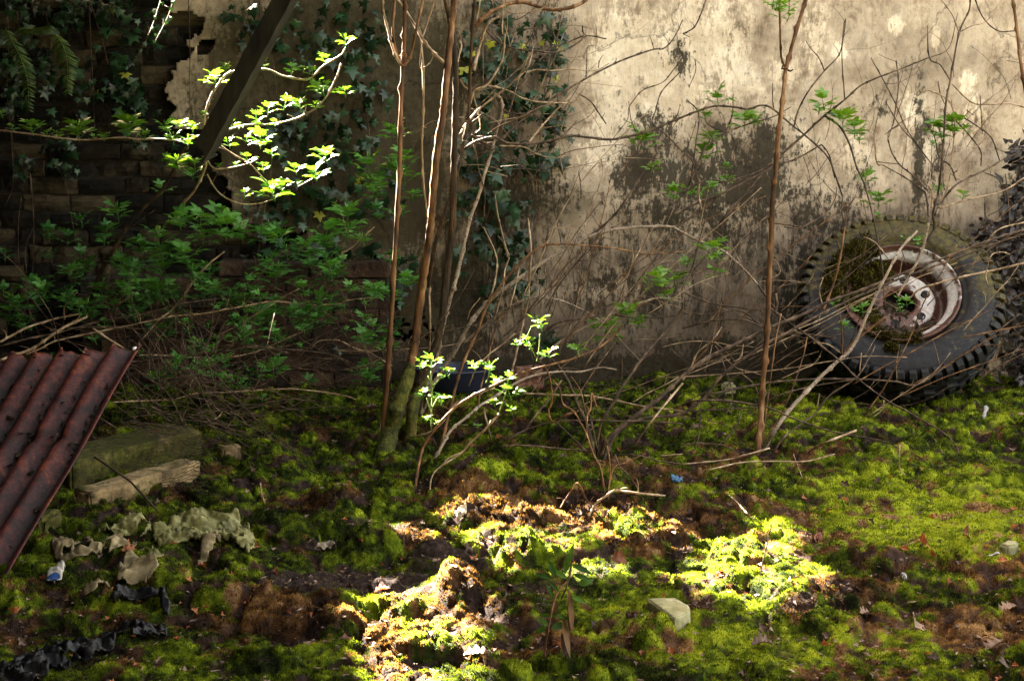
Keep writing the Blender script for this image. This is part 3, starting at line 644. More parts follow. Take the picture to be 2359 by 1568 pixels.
# ================================================================= CRUMPLED SHEETS
def inpoly(px, py, poly):
    m = np.zeros(px.shape, bool); n = len(poly); j = n - 1
    for i in range(n):
        xi, yi = poly[i]; xj, yj = poly[j]
        m ^= ((yi > py) != (yj > py)) & (px < (xj - xi) * (py - yi) / (yj - yi + 1e-9) + xi); j = i
    return m
def crumple(name, label, cat, mat, poly, amp=.03, fr=14, seed=0, holes=.0, lift=.0, stretch=(1, 1), step=.004, thick=.0009):
    if 'scrap' in name or 'shell' in name or name == 'wrapper':
        mx, my = sum(p[0] for p in poly) / len(poly), sum(p[1] for p in poly) / len(poly); poly = [(mx + (a - mx) * .75, my + (b_ - my) * .75) for a, b_ in poly]
    ps = [G0(px, py, lift * .5) for px, py in poly]
    x0, x1 = min(p.x for p in ps), max(p.x for p in ps); y0, y1 = min(p.y for p in ps), max(p.y for p in ps)
    X, Y = np.meshgrid(np.arange(x0, x1 + step, step), np.arange(y0, y1 + step, step), indexing='ij')
    wob = .014 * (fbm(X * 40, Y * 40, 2, seed + 5) - .5)
    m = inpoly(X + wob, Y + wob, [(p.x, p.y) for p in ps])
    if holes: m &= fbm(X * 22, Y * 22, 2, seed + 9) > holes
    wx = X + .03 * fbm(X * 9, Y * 9, 2, seed); wy = Y + .03 * fbm(X * 9, Y * 9, 2, seed + 1)
    ridge = 1 - np.abs(2 * fbm(wx * fr * .38 + wy * 3, wy * fr * 1.5, 3, seed + 2) - 1) * 2.2
    ridge2 = 1 - np.abs(2 * fbm(wx * fr * 1.0, wy * fr * 3.2, 2, seed + 3) - 1) * 2
    w1, v1 = worley(wx * fr * .4, wy * fr * 1.2, seed % 30)
    Hh = H(X, Y, False)
    for _ in range(24):
        g = np.pad(Hh, 1, mode='edge'); Hh = (g[1:-1, 1:-1] + g[:-2, 1:-1] + g[2:, 1:-1] + g[1:-1, :-2] + g[1:-1, 2:]) / 5
    Hh = Hh + .010; Z = Hh + .008 + lift * fbm(X * 4, Y * 4, 2, seed + 7) + .62 * amp * (.55 * np.clip(ridge, -.2, 1) + .16 * ridge2 + .3 * v1 * (1 - w1))
    ef = m.astype(float)
    for _ in range(5):
        g = np.pad(ef, 1); ef = m * (g[1:-1, 1:-1] + g[:-2, 1:-1] + g[2:, 1:-1] + g[1:-1, :-2] + g[1:-1, 2:]) / 5
    ef = sst(ef, .05, .9); crs = 1.6 * np.clip(1 - np.abs(2 * fbm(wx * 13 + wy * 8, wy * 38, 3, seed + 11) - 1) * 2.5, 0, 1) ** 2 - .6
    Z = Hh + .006 + (Z - Hh - .006) * (.08 + .30 * ef) + .013 * crs * (.3 + ef)
    F = grid_faces(*X.shape); F = F[m.reshape(-1)[F].all(1)]
    used = np.unique(F); V = np.stack([X, Y, Z], -1).reshape(-1, 3); mp = np.zeros(len(V), int); mp[used] = np.arange(len(used))
    ce = V[used].mean(0); o_ = mesh(name, V[used] - ce, mp[F], mat, None, attrs={'tone': np.full(len(used), .5)}); o_.location = ce
    s_ = o_.modifiers.new('s', 'SOLIDIFY'); s_.thickness = thick
    return tag(o_, label, cat)
m_clothg = simple('greenish_plastic', [(.03, .03, .008), (.12, .115, .036), (.27, .26, .11)], 18, .55, .5, .006)
m_clothb = simple('dirty_cream_cloth', [(.04, .03, .012), (.14, .11, .055), (.30, .25, .14)], 16, .8, .5, .006)
m_black, t, b, o = new_mat('black_polythene'); b.inputs['Base Color'].default_value = (.006, .006, .007, 1); b.inputs['Roughness'].default_value = .38; b.inputs['Specular IOR Level'].default_value = .22
bump(t, b, noise(t, 60, 4, .6, coords(t)).outputs[0], .5, .006)
m_pack, t, b, o = new_mat('white_and_blue_wrapper')
L(t, ramp(t, noise(t, 12, 1, .5, coords(t)).outputs[0], [(.5, (.36, .34, .29)), (.66, (.02, .06, .2))], 'CONSTANT').outputs[0], b.inputs['Base Color']); b.inputs['Roughness'].default_value = .4
m_scrapb, t, b, o = new_mat('blue_scrap_plastic'); b.inputs['Base Color'].default_value = (.02, .09, .2, 1); b.inputs['Roughness'].default_value = .4
m_scrapw = simple('white_scrap', [(.2, .19, .19), (.36, .36, .36)], 20, .5, .3)
crumple('plastic_sheet', 'large crumpled greenish plastic sheet spread on moss in front of the stone blocks', 'plastic sheet', m_clothg, [(350,1228),(420,1208),(500,1205),(548,1200),(578,1222),(590,1268),(572,1284),(530,1262),(500,1250),(470,1262),(440,1256),(400,1268),(368,1274),(352,1256)], .055, 13, 3, .2, .05)
crumple('plastic_sheet', 'bunched white end of plastic sheet on the mossy hump below the large greenish sheet', 'plastic sheet', m_clothb, [(455,1290),(470,1262),(500,1246),(512,1262),(490,1280),(470,1292),(455,1302)], .035, 20, 13, 0, .03)
crumple('cloth_rag', 'torn pale green rag between the large greenish sheet and the small mossy block', 'rag', m_clothg, [(226,1240),(280,1228),(340,1222),(350,1240),(300,1252),(262,1262),(230,1256)], .04, 20, 23, .33, .03)
crumple('cloth_rag', 'long twisted cream rag stretched from the rusty sheet towards the greenish plastic', 'rag', m_clothb, [(115,1262),(160,1264),(190,1276),(250,1272),(300,1262),(320,1270),(300,1284),(240,1290),(180,1306),(135,1304),(120,1286)], .045, 16, 33, .30, .03)
crumple('cloth_rag', 'folded cream rag lying alone below the long twisted rag', 'rag', m_clothb, [(262,1352),(285,1330),(300,1316),(330,1330),(365,1332),(370,1348),(340,1362),(300,1362)], .05, 12, 43, 0, .03)
crumple('cloth_rag', 'small cream rag curled left of the black polythene', 'rag', m_clothb, [(182,1368),(200,1376),(228,1362),(262,1358),(250,1376),(215,1386),(195,1384)], .04, 14, 53, 0, .02)
crumple('cloth_rag', 'small grey-green rag scrap above the folded cream rag', 'rag', m_clothg, [(335,1320),(350,1306),(375,1310),(382,1322),(360,1326)], .03, 20, 63, .2, .02)
crumple('wrapper', 'crumpled white wrapper with blue print beside the foot of the rusty sheet', 'wrapper', m_pack, [(95,1352),(112,1332),(130,1324),(158,1332),(156,1350),(125,1358)], .045, 22, 73, 0, .03)
crumple('polythene_bag', 'glossy black polythene strip arching over the moss below the cream rags', 'plastic bag', m_black, [(245,1390),(300,1372),(350,1366),(385,1380),(396,1412),(385,1426),(360,1392),(310,1388),(260,1398)], .05, 14, 83, 0, .04)
crumple('polythene_bag', 'long torn black polythene sheet in the bottom left corner', 'plastic bag', m_black, [(0,1560),(0,1510),(80,1490),(150,1470),(240,1450),(330,1440),(392,1448),(380,1466),(300,1474),(220,1500),(130,1540),(60,1568)], .045, 15, 93, .36, .02)
crumple('plastic_scrap', 'bright blue plastic scrap beside the grey ground stick', 'plastic scrap', m_scrapb, [(1534,1136),(1548,1130),(1562,1134),(1574,1130),(1576,1140),(1560,1143),(1545,1141)], .012, 30, 103, 0, .01, step=.003)
crumple('plastic_scrap', 'torn white plastic scrap on moss in the right half below the reddish oak leaf', 'plastic scrap', m_scrapw, [(2064,1355),(2075,1345),(2084,1352),(2094,1364),(2080,1366)], .02, 30, 113, 0, .01, step=.003)
crumple('plastic_scrap', 'white plastic scrap hanging over the moss under the tyre at right', 'plastic scrap', m_scrapw, [(2256,975),(2268,955),(2280,956),(2272,975),(2262,980)], .02, 30, 123, 0, .03, step=.003)
crumple('plastic_scrap', 'pale torn scrap caught at the right edge on bright moss', 'plastic scrap', m_scrapw, [(2262,1302),(2300,1300),(2310,1305),(2270,1308)], .012, 30, 133, 0, .01, step=.003)
crumple('bark_strip', 'curled tan bark strip on the soil left of the brown moss hump', 'bark', m_bone, [(722,1262),(732,1248),(748,1240),(770,1242),(775,1248),(750,1254),(735,1262)], .03, 9, 143, 0, .02, step=.003)
crumple('shell_fragment', 'white shell-like fragment at the left end of the upper sunlit patch', 'shell', m_bone, [(1040,1196),(1055,1184),(1075,1182),(1086,1190),(1072,1200),(1050,1204)], .035, 12, 153, 0, .03, step=.003)

# ================================================================= CHICKEN WIRE and rod
m_wire = simple('rusty_wire', [(.01, .007, .005), (.05, .025, .015)], 40, .8, .2)
def tube(q, pts, rads, seg=6, a=.5, cap=True):
    P_ = np.asarray(pts, float); n = len(P_); T = np.gradient(P_, axis=0); T /= np.linalg.norm(T, axis=1)[:, None] + 1e-9
    ref = np.array([0.0, 1.0, 0.0]) if abs(T[:, 1]).mean() < .8 else np.array([1.0, 0, 0])
    A = np.cross(T, ref); A /= np.linalg.norm(A, axis=1)[:, None] + 1e-9; B = np.cross(T, A)
    th = np.arange(seg) * 2 * np.pi / seg; r = np.broadcast_to(np.asarray(rads, float).reshape(n, -1), (n, seg))
    V = P_[:, None] + r[:, :, None] * (np.cos(th)[None, :, None] * A[:, None] + np.sin(th)[None, :, None] * B[:, None])
    f = []
    for i in range(n - 1):
        for k in range(seg): k2 = (k + 1) % seg; f.append((i * seg + k, i * seg + k2, (i + 1) * seg + k2, (i + 1) * seg + k))
    if cap: f.append(tuple(range(seg - 1, -1, -1))); f.append(tuple((n - 1) * seg + k for k in range(seg)))
    q.add(V.reshape(-1, 3), f, a if np.isscalar(a) else np.repeat(a, seg))
q = MB(); A0 = G0(200, 1052, .06); B0 = G0(455, 1005, .06); C0 = G0(480, 1150, .06)
hx, hy = .022, .019
for i in range(-4, 46):
    for j in range(-2, 40):
        cx = -1.62 + i * hx * 1.5; cy = 4.75 + j * hy * 2 + (hy if i % 2 else 0)
        for (ax, ay, bx, by) in ((-hx, 0, -hx / 2, hy), (-hx / 2, hy, hx / 2, hy), (-hx / 2, -hy, -hx, 0)):
            p1 = (cx + ax, cy + ay); p2 = (cx + bx, cy + by); px, py = proj(p1[0], p1[1], .08)
            if not inpoly(np.array([px]), np.array([py]), [(205,1055),(300,1002),(440,1000),(480,1050),(470,1130),(400,1120),(330,1075)])[0]: continue
            zf = lambda p: .085 + .02 * math.sin(p[0] * 9 + p[1] * 7) + .012 * math.sin(p[0] * 31)
            tube(q, [(*p1, zf(p1)), (*p2, zf(p2))], [.0012, .0012], 3, cap=False)
ce = (-1.3, 5.1, .08)
tag(q.build('chicken_wire', m_wire, None, ce), 'rusty hexagonal chicken wire draped over the mossy stone blocks', 'wire netting').location = ce
q = MB(); pts = [P(217, 1052, 4.75), P(260, 1080, 4.72), P(300, 1108, 4.68), P(330, 1140, 4.62), P(362, 1175, 4.58)]; tube(q, pts, [.004] * 5)
ce = pts[2]; tag(q.build('wire_rod', m_wire, None, ce), 'thin dark rusty rod slanting down across the pale stone block', 'rod').location = ce

# ================================================================= DIAGONAL BEAM (hanging square timber)
m_beam = simple('dark_weathered_timber', [(.002, .0015, .001), (.009, .007, .004), (.035, .031, .012)], 6, .85, .6, .006, vec=(1, 1, .25))
top0 = P(797, -260, 5.3); bot0 = P(462, 362, 5.45)
d = (top0 - bot0); Lb = d.length + .9; d.normalize(); side = Vector((1, -.30, 0)); side = (side - d * side.dot(d)).normalized(); dep = d.cross(side).normalized()
q = MB(); V = []; T_ = []
nb = 60
for i in range(nb):
    for (a, b_) in ((-1, -1), (-.3, -1), (.4, -1), (1, -1), (1, 1), (-1, 1)):
        rg = .0022 * (rnd.random() - .5) + (rnd.uniform(-.010, .016) if i == 0 else 0)
        V.append(d * (Lb * i / (nb - 1) + rg * (4 if i == 0 else 0)) + side * (a * .034 + rg) + dep * (b_ * .028 + rg)); T_.append(.5)
q.add(V, [(i * 6 + k, i * 6 + (k + 1) % 6, (i + 1) * 6 + (k + 1) % 6, (i + 1) * 6 + k) for i in range(nb - 1) for k in range(6)] + [(5, 4, 3, 2, 1, 0)])
tag(q.build('timber_beam', m_beam, None, smooth=False), 'dark square timber slanting down out of the top edge over the leafy branches', 'beam').location = bot0
# ================================================================= PLANT BUILDERS
m_bark_o = simple('orange_brown_bark', [(.015, .007, .003), (.065, .028, .009), (.15, .07, .024), (.28, .17, .08)], 10, .75, .5, .004, vec=(3, 3, .6))
m_bark_d = simple('dark_furrowed_bark', [(.006, .0035, .0015), (.025, .014, .005), (.10, .055, .02)], 14, .85, .9, .012, vec=(3, 3, .5))
m_bark_p, t, b, o = new_mat('pale_warty_bark')
c = coords(t); n1 = noise(t, 14, 5, .7, c); vo = N(t, 'ShaderNodeTexVoronoi'); vo.inputs['Scale'].default_value = 70; L(t, c, vo.inputs['Vector'])
bs_ = ramp(t, n1.outputs[0], [(.3, (.09, .062, .04)), (.5, (.20, .15, .105)), (.7, (.36, .29, .22))]).outputs[0]
L(t, mix(t, ramp(t, vo.outputs[0], [(.22, (1, 1, 1)), (.3, (0, 0, 0))]).outputs[0], bs_, (.05, .03, .02)), b.inputs['Base Color']); b.inputs['Roughness'].default_value = .8
bump(t, b, vo.outputs[0], -.5, .004)
m_bark_l = simple('light_twig_bark', [(.08, .047, .024), (.22, .15, .085), (.44, .34, .23)], 16, .7, .3, .002, vec=(2, 2, 1))
m_bark_b = simple('dull_brown_twig_bark', [(.012, .007, .004), (.045, .027, .016), (.16, .105, .062)], 16, .75, .3, .002, vec=(2, 2, 1))
m_mtrunk = simple('mossy_bark', [(.010, .012, .004), (.04, .045, .008), (.10, .10, .015), (.12, .07, .03)], 18, .95, .9, .012)
m_leaf = leafmat('elder_leaf', (.035, .11, .014), (.11, .24, .022), .30, .45)
m_leafd = leafmat('shaded_elder_leaf', (.032, .12, .028), (.10, .27, .05), .32, .42)
m_ivy = leafmat('ivy_leaf', (.004, .012, .005), (.022, .062, .024), .08, .42, .35)
m_ivyy = leafmat('yellowing_ivy_leaf', (.25, .28, .03), (.4, .42, .05), .3)
m_fern = leafmat('fern_frond', (.02, .05, .008), (.07, .12, .02), .3)
MAT = {'o': m_bark_o, 'd': m_bark_d, 'p': m_bark_p, 'l': m_bark_l, 'b': m_bark_b, 'm': m_mtrunk}
def cr(P_, n=7):
    """Catmull-Rom through the points"""
    P_ = np.asarray(P_, float)
    if len(P_) < 3: 
        t_ = np.linspace(0, 1, n)[:, None]; return P_[0] * (1 - t_) + P_[-1] * t_
    E_ = np.vstack([2 * P_[0] - P_[1], P_, 2 * P_[-1] - P_[-2]]); o_ = []
    for i in range(1, len(E_) - 2):
        a, b_, c_, d_ = E_[i - 1:i + 3]
        for k in range(n):
            s = k / n; o_.append(.5 * (2 * b_ + (c_ - a) * s + (2 * a - 5 * b_ + 4 * c_ - d_) * s * s + (3 * b_ - a - 3 * c_ + d_) * s ** 3))
    o_.append(E_[-2]); return np.array(o_)
QO = {'00': (0, 0), '10': (786, 0), '20': (1572, 0), '01': (0, 522.6), '11': (786, 522.6), '21': (1572, 522.6), '02': (0, 1045.2), '12': (786, 1045.2), '22': (1572, 1045.2)}
def pp(s):
    """'10:437,0 435,250' -> photo points; a new quadrant prefix switches origin"""
    o_ = (0, 0); k = 1 / 3; r = []
    for w_ in s.split():
        if ':' in w_:
            q_, w_ = w_.split(':')
            if q_ == 'D': o_, k = (0, 0), 1.0
            else: o_, k = QO[q_], 1 / 3
        x_, y_ = w_.split(','); r.append((o_[0] + float(x_) * k, o_[1] + float(y_) * k))
    return r
def limb(q, s, w0, w1, y0, y1, seg=None, knob=.10, nodes=True, root=False):
    """trace a real branch at distances y0..y1; w0,w1 are its widths in photo px"""
    p2 = pp(s); n = len(p2); L_ = [0]
    for i in range(1, n): L_.append(L_[-1] + math.hypot(p2[i][0] - p2[i - 1][0], p2[i][1] - p2[i - 1][1]))
    ph = rnd.uniform(0, 6); P3 = []
    for i, (x_, y_) in enumerate(p2):
        s_ = L_[i] / (L_[-1] + 1e-6); Yd = y0 + (y1 - y0) * s_ + (.035 * math.sin(ph + s_ * 7) * min(1, L_[-1] / 300) if 0 < i else 0)
        P3.append(P(x_, y_, min(Yd, 6.93)))
    if root:
        i_ = 0 if root == 'a' else -1; g = G(*p2[i_]); P3[i_] = g - Vector((0, 0, .03))
        j_ = 1 if i_ == 0 else -2
    C_ = cr(P3, 8 if L_[-1] > 60 else 5); m = len(C_); s_ = np.linspace(0, 1, m)
    Yd = C_[:, 1]; wd = (w0 + (w1 - w0) * s_) * .5 / FPX * np.hypot(Yd, CAMZ - C_[:, 2]) 
    seg = seg or (12 if max(w0, w1) > 9 else 6 if max(w0, w1) > 3 else 4)
    rr = wd * (1 + knob * (np.array([rnd.uniform(-1, 1) for _ in range(m)])))
    if nodes and m > 8 and max(w0, w1) < 14.5:
        for k in range(4, m - 2, rnd.choice([6, 7, 8])):
            rr[k] *= 1.5; C_[k] += np.array([rnd.uniform(-1, 1), rnd.uniform(-1, 1), rnd.uniform(-1, 1)]) * wd[k] * .5
            if rnd.random() < .3 and max(w0, w1) < 9:
                e_ = C_[k] + np.array([rnd.uniform(-1, 1), rnd.uniform(-.6, .6), rnd.uniform(.1, 1.2)]) * rnd.uniform(.02, .07); tube(q, [C_[k], (C_[k] + e_) / 2 + .004, e_], [wd[k] * .5, wd[k] * .4, wd[k] * .2], 4)
    if seg >= 12:
        rr = rr[:, None] * (1 + .13 * (np.random.RandomState(m).rand(m, seg) - .5) * 2)
    tube(q, C_, rr, seg, a=rnd.random()); return C_
def leaflet(q, base, dirv, up, Ln, wd, tone, droop=.25):
    dirv = dirv.normalized(); sd = dirv.cross(up); 
    if sd.length < 1e-3: sd = dirv.cross(Vector((1, 0, 0)))
    sd.normalize(); nn = sd.cross(dirv).normalized(); prof = ((0, .06), (.15, .66), (.36, 1.0), (.60, .90), (.84, .46), (1, .02)); V = []
    for s_, w_ in prof:
        c_ = base + dirv * (Ln * s_) - nn * (droop * Ln * s_ * s_)
        e = wd * .5 * w_; V += [c_ - sd * e + nn * e * .35, c_, c_ + sd * e + nn * e * .35]
    f = []
    for i in range(5):
        a = 3 * i; f += [(a, a + 1, a + 4, a + 3), (a + 1, a + 2, a + 5, a + 4)]
    q.add(V, f, tone)
def elder(q, qs, base, size, up=None, tone=.5, dense=1.0):
    """an elder shoot: opposite pairs of five-leaflet leaves round an upright tip"""
    up = (up or Vector((rnd.uniform(-.35, .35), rnd.uniform(-.5, .1), 1))).normalized()
    h = size * .55; top = base + up * h; tube(qs, [base, base + up * h * .5, top], [.0022, .0018, .0012], 4)
    az = rnd.uniform(0, 6.28); nl = 3 if size > .09 else 2
    for lv in range(nl):
        s_ = (lv + .6) / nl; o_ = base + up * (h * s_ * .9)
        for sd in (0, 1):
            a = az + lv * 1.45 + sd * math.pi + rnd.uniform(-.3, .3); el_ = rnd.uniform(.25, .6) + .5 * s_
            out_ = (Vector((math.cos(a), math.sin(a), 0)) * math.cos(el_) + up * math.sin(el_)).normalized()
            pl_ = size * rnd.uniform(.34, .5) * (1.1 - .35 * s_); tip = o_ + out_ * pl_ - Vector((0, 0, pl_ * .06))
            tube(qs, [o_, (o_ + tip) / 2 + Vector((0, 0, pl_ * .04)), tip], [.0013, .001, .0008], 3, cap=False)
            fwd = (tip - o_).normalized(); lat = fwd.cross(Vector((0, 0, 1))).normalized(); nrm = lat.cross(fwd).normalized()
            tn = min(1, max(0, tone + rnd.uniform(-.35, .35))); ll = size * rnd.uniform(.33, .50)
            leaflet(q, tip, fwd + Vector((0, 0, rnd.uniform(-.3, .1))), nrm, ll, ll * .44, tn)
            for pos, k in ((.92, .95), (.5, .75)):
                if k < .9 and rnd.random() > dense: continue
                for sg in (-1, 1):
                    b_ = o_ + (tip - o_) * pos; dv = fwd * .55 + lat * sg * .9 + nrm * rnd.uniform(-.1, .3)
                    leaflet(q, b_, dv, nrm, ll * k * rnd.uniform(.85, 1.1), ll * k * .43, tn + rnd.uniform(-.1, .1), rnd.uniform(.1, .4))
    for k in range(4):                      # unfolding tip
        a = az + k * 1.57; dv = up * 1.0 + Vector((math.cos(a), math.sin(a), 0)) * rnd.uniform(.15, .5)
        leaflet(q, top, dv, Vector((math.cos(a), math.sin(a), .1)), size * rnd.uniform(.16, .3), size * .07, min(1, tone + .3), .05)
def ivyleaf(q, c_, nrm, size, tone):
    nrm = nrm.normalized(); dn = Vector((rnd.uniform(-.6, .6), 0, -1)); dn = (dn - nrm * dn.dot(nrm)).normalized(); sd = nrm.cross(dn)
    pts = [(0, 0), (-.12, .30), (-.42, .36), (-.30, .10), (-.62, -.12), (-.28, -.20), (0, -.30)]
    out_ = [(1.0, 0), (.42, .24), (.38, .62), (.10, .34), (-.22, .58), (-.20, .18), (-.12, 0), (-.20, -.18), (-.22, -.58), (.10, -.34), (.38, -.62), (.42, -.24)]
    V = [c_ + nrm * size * .06]; 
    for (a, b_) in out_: V.append(c_ + dn * (a * size * .6) + sd * (b_ * size * .62) - nrm * (size * .10 * (a * a + b_ * b_)) + nrm * rnd.uniform(-.03, .03) * size)
    q.add(V, [(0, i + 1, (i + 1) % 12 + 1) for i in range(12)], tone)
def plant(name, label, cat, at, group=None): return thing(name, label, cat, at, group)
def branches(parent, items, pname='branch'):
    """items: (trace, w0, w1, y0, y1, bark[, root]) -> one mesh per branch under the plant"""
    loc = parent.location; k = 0
    for it in items:
        s, w0, w1, y0, y1, mk = it[:6]; q = MB()
        limb(q, s, w0, w1, y0, y1, root=it[6] if len(it) > 6 else False)
        q.build(it[7] if len(it) > 7 else pname, MAT[mk], parent, loc)
def shoots(parent, text, Y, mat, tone=.5, name='foliage', k=1.0, qd=None, dense=1.0):
    q = MB(); qs = q
    for w_ in text.split():
        if ':' in w_: qd, w_ = w_.split(':')
        v = w_.split(','); x_, y_, s_ = map(float, v[:3])
        ox, oy = (0, 0) if qd == 'D' else QO[qd]; kk = 1.0 if qd == 'D' else 1 / 3
        Yd = (Y + rnd.uniform(-.12, .12)) if len(v) < 4 else float(v[3])
        sz = s_ * kk / FPX * Yd * .95 * k; b_ = P(ox + x_ * kk, oy + (y_ + s_ * .22) * kk, Yd)
        elder(q, qs, b_, sz, tone=tone, dense=dense)
    q.build(name, mat, parent, parent.location)
m_shoot = simple('green_shoot', [(.06, .10, .02), (.14, .2, .04)], 20, .6, 0)

# ---------------------------------------------------------------- ivy on the wall
def ivy(label, els, n, yoff, sz, loc, stems, extra=()):
    root = plant('ivy', label, 'ivy', loc); q = MB(); qy = MB(); got = 0
    while got < n:
        cx, cy, rx, ry = rnd.choice(els); a = rnd.uniform(0, 6.28); r_ = math.sqrt(rnd.random())
        px, py = cx + rx * r_ * math.cos(a), cy + ry * r_ * math.sin(a)
        if py > 870: continue
        Yd = WALLY - rnd.uniform(*yoff); s_ = rnd.choice(sz) * rnd.uniform(.8, 1.2)
        (qy if rnd.random() < .012 else q).v; ivyleaf(q if rnd.random() > .008 else qy, P(px, py, Yd), Vector((rnd.uniform(-1.1, 1.1), -1, rnd.uniform(-.6, 1.4))), s_ * rnd.choice([.6, .85, 1, 1.15]), rnd.random()); got += 1
    for (px, py, s_) in extra: ivyleaf(qy, P(px, py, WALLY - .12), Vector((.2, -1, .2)), s_, .7)
    q.build('leaves', m_ivy, root, root.location); qy.build('yellow_leaves', m_ivyy, root, root.location)
    for s in stems:
        qq = MB(); limb(qq, s, 2.5, 1.2, WALLY - .05, WALLY - .06); qq.build('stem', m_bark_b, root, root.location)
ivy('dark ivy climbing the wall in the centre behind the tall trunks', [(1140,60,90,60),(1180,130,60,60),(1270,70,45,40),(1150,200,50,60),(1265,140,30,60),(1280,220,50,50),(1230,250,40,40),(1130,250,40,60),(1090,330,40,50),(1170,330,50,40),
     (1280,330,40,60),(1250,370,50,40),(1180,400,40,30),(1110,390,50,40),(1120,460,50,50),(1190,480,40,40),(1120,540,40,50),(1060,470,30,40),(1150,600,40,40),(1090,150,30,60),(1270,270,30,60),(1200,560,30,30),(1070,600,30,40),(1220,650,40,40),(1130,680,30,40),(1260,780,30,20)], 430, (.03, .17), (.055, .075, .095),
     P(1150, 860, 6.9), ['D:1120,870 1130,700 1110,560 1150,400 1180,200 1160,-40', 'D:1292,560 1270,420 1285,250 1270,100 1280,-40', 'D:1240,880 1200,700 1230,560 1215,420 1180,330'], [(1070,160,.10),(1090,120,.06),(1300,108,.045),(1205,105,.05),(1280,178,.05)])
ivy('dark ivy spreading over the shaded left part of the wall behind the timber', [(700,60,150,60),(560,50,60,50),(830,70,70,70),(860,150,60,70),(770,150,60,60),(690,110,60,60),(850,230,50,60),(740,260,70,60),(780,340,60,60),(700,360,60,60),(830,330,50,60),(650,300,40,60),
     (720,430,60,50),(640,480,80,40),(800,450,60,50),(700,520,120,40),(780,600,100,50),(870,620,60,60),(640,600,100,60),(880,720,50,60),(700,700,120,80),(900,460,30,80),(950,640,40,50),(820,780,80,50)], 560, (.03, .18), (.05, .07, .10),
     P(720, 870, 6.9), ['D:840,870 860,700 830,500 850,300 800,100 820,-40', 'D:720,870 700,640 720,430 690,250 730,60 700,-40', 'D:432,-40 437,80 437,200 440,300', 'D:603,-40 600,60 630,150 640,260'])
ivy('sparse ivy hanging over the dark bricks at upper left', [(30,80,40,60),(60,120,60,50),(150,40,40,40),(160,20,30,30),(250,40,40,40),(210,200,40,30),(280,200,30,30),(40,230,30,30),(130,350,40,30),(50,380,30,30),(280,160,30,30),(20,180,25,50),(240,10,60,20),(100,160,30,50),(160,390,20,10),(300,240,30,60),(60,20,50,25),(200,100,120,100),(330,60,60,60),(100,250,100,100),(350,300,60,80)], 420, (.02, .12), (.05, .07, .08),
     P(60, 870, 6.9), ['D:90,-30 108,43 115,83 120,130', 'D:197,-30 220,43 240,110 250,157', 'D:205,-20 208,80 214,200 218,300', 'D:10,-20 20,80 16,200 30,330', 'D:70,400 78,520 75,640', 'D:120,370 150,420 165,500 175,560', 'D:25,300 30,420 10,480'])
hang = plant('ivy', 'two thin hanging ivy runners with tiny leaves at upper left', 'ivy', P(330, -20, 6.6))
for s, k in (('00:1115,-60 1110,0 1060,160 990,320 920,420 840,490', 5), ('00:1200,-60 1190,30 1150,140 1060,310', 4)):
    q = MB(); C_ = limb(q, s, 2.6, 1.6, 6.62, 6.6); q.build('stem', m_bark_b, hang, hang.location)
    q = MB()
    for i in range(6, len(C_), 3): ivyleaf(q, Vector(C_[i]) + Vector((rnd.uniform(-.02, .02), -.01, rnd.uniform(-.01, .02))), Vector((rnd.uniform(-.5, .5), -1, .5)), rnd.uniform(.022, .036), .8)
    q.build('leaves', m_ivy, hang, hang.location)
for nm, lb, pts in (('fern', 'pale green fern frond hanging from the dark bricks at upper left', '00:380,230 430,310 460,400 465,520 470,640'), ('fern', 'small dark fern growing on the bricks at the far left edge', '00:40,200 90,300 150,420 190,560 200,760'), ('fern', 'short green fern sprig at the top of the dark bricks', '00:130,200 220,200 300,190 350,180')):
    q = MB(); f_ = tag(bpy.data.objects.new(nm, None), lb, 'fern'); col.objects.link(f_); f_.location = P(*pp(pts)[0], 6.75)
    C_ = limb(q, pts, 1.6, .8, 6.75, 6.7); q.build('stem', m_shoot, f_, f_.location); q = MB()
    for i in range(1, len(C_)):
        s_ = 1 - abs(i / len(C_) - .4) * 1.2
        for sg in (-1, 1):
            for z_ in (0,):
                b_ = Vector(C_[i]) * (1 - z_) + Vector(C_[i - 1]) * z_
                leaflet(q, b_, Vector((sg, rnd.uniform(-.4, .1), -.5 + rnd.uniform(-.2, .2))), Vector((0, -1, .3)), .055 * s_ + .006, .008, rnd.random(), .5)
    q.build('fronds', m_fern, f_, f_.location)

# ---------------------------------------------------------------- the tall stems in the centre
tA = plant('sapling', 'thin straight orange-brown sapling left of the two big trunks', 'sapling', G(876, 1040))
branches(tA, [('10:440,-60 437,0 435,250 425,450 410,800 400,1200 380,1568 11:340,700 320,1000 290,1400 272,1565', 8, 13, 5.75, 5.69, 'o', 'b', 'trunk'),
    ('10:283,-60 285,0 290,80 320,200 360,350 412,452', 4.5, 6, 5.75, 5.75, 'l'), ('10:370,-60 370,0 355,200 375,350 415,455', 5.5, 6.5, 5.72, 5.74, 'o'), ('10:570,-40 565,0 520,200 480,380 432,460', 5.5, 6, 5.76, 5.74, 'o'),
    ('11:235,1560 260,1440 275,1330', 2, 1.5, 5.6, 5.65, 'b', 'a')])
tS = plant('sapling', 'slender pale grey sapling between the thin stem and the big trunks', 'sapling', G(985, 900))
branches(tS, [('10:650,-60 640,0 570,230 548,280 565,470 565,800 555,1000 570,1300 590,1480 11:605,200 605,400 610,700 590,1120', 5, 6, 6.2, 6.3, 'l', 'b', 'trunk'),
    ('10:565,470 610,440 632,395', 2.4, 1.5, 6.2, 6.2, 'l'), ('10:550,480 540,455 545,370 552,290', 2.6, 2, 6.2, 6.2, 'l'), ('10:565,880 590,885 606,872', 3, 2, 6.2, 6.15, 'l')])
tB = plant('elder_tree', 'many-stemmed elder tree with two thick orange-brown trunks on a mossy base', 'tree', G(925, 1035))
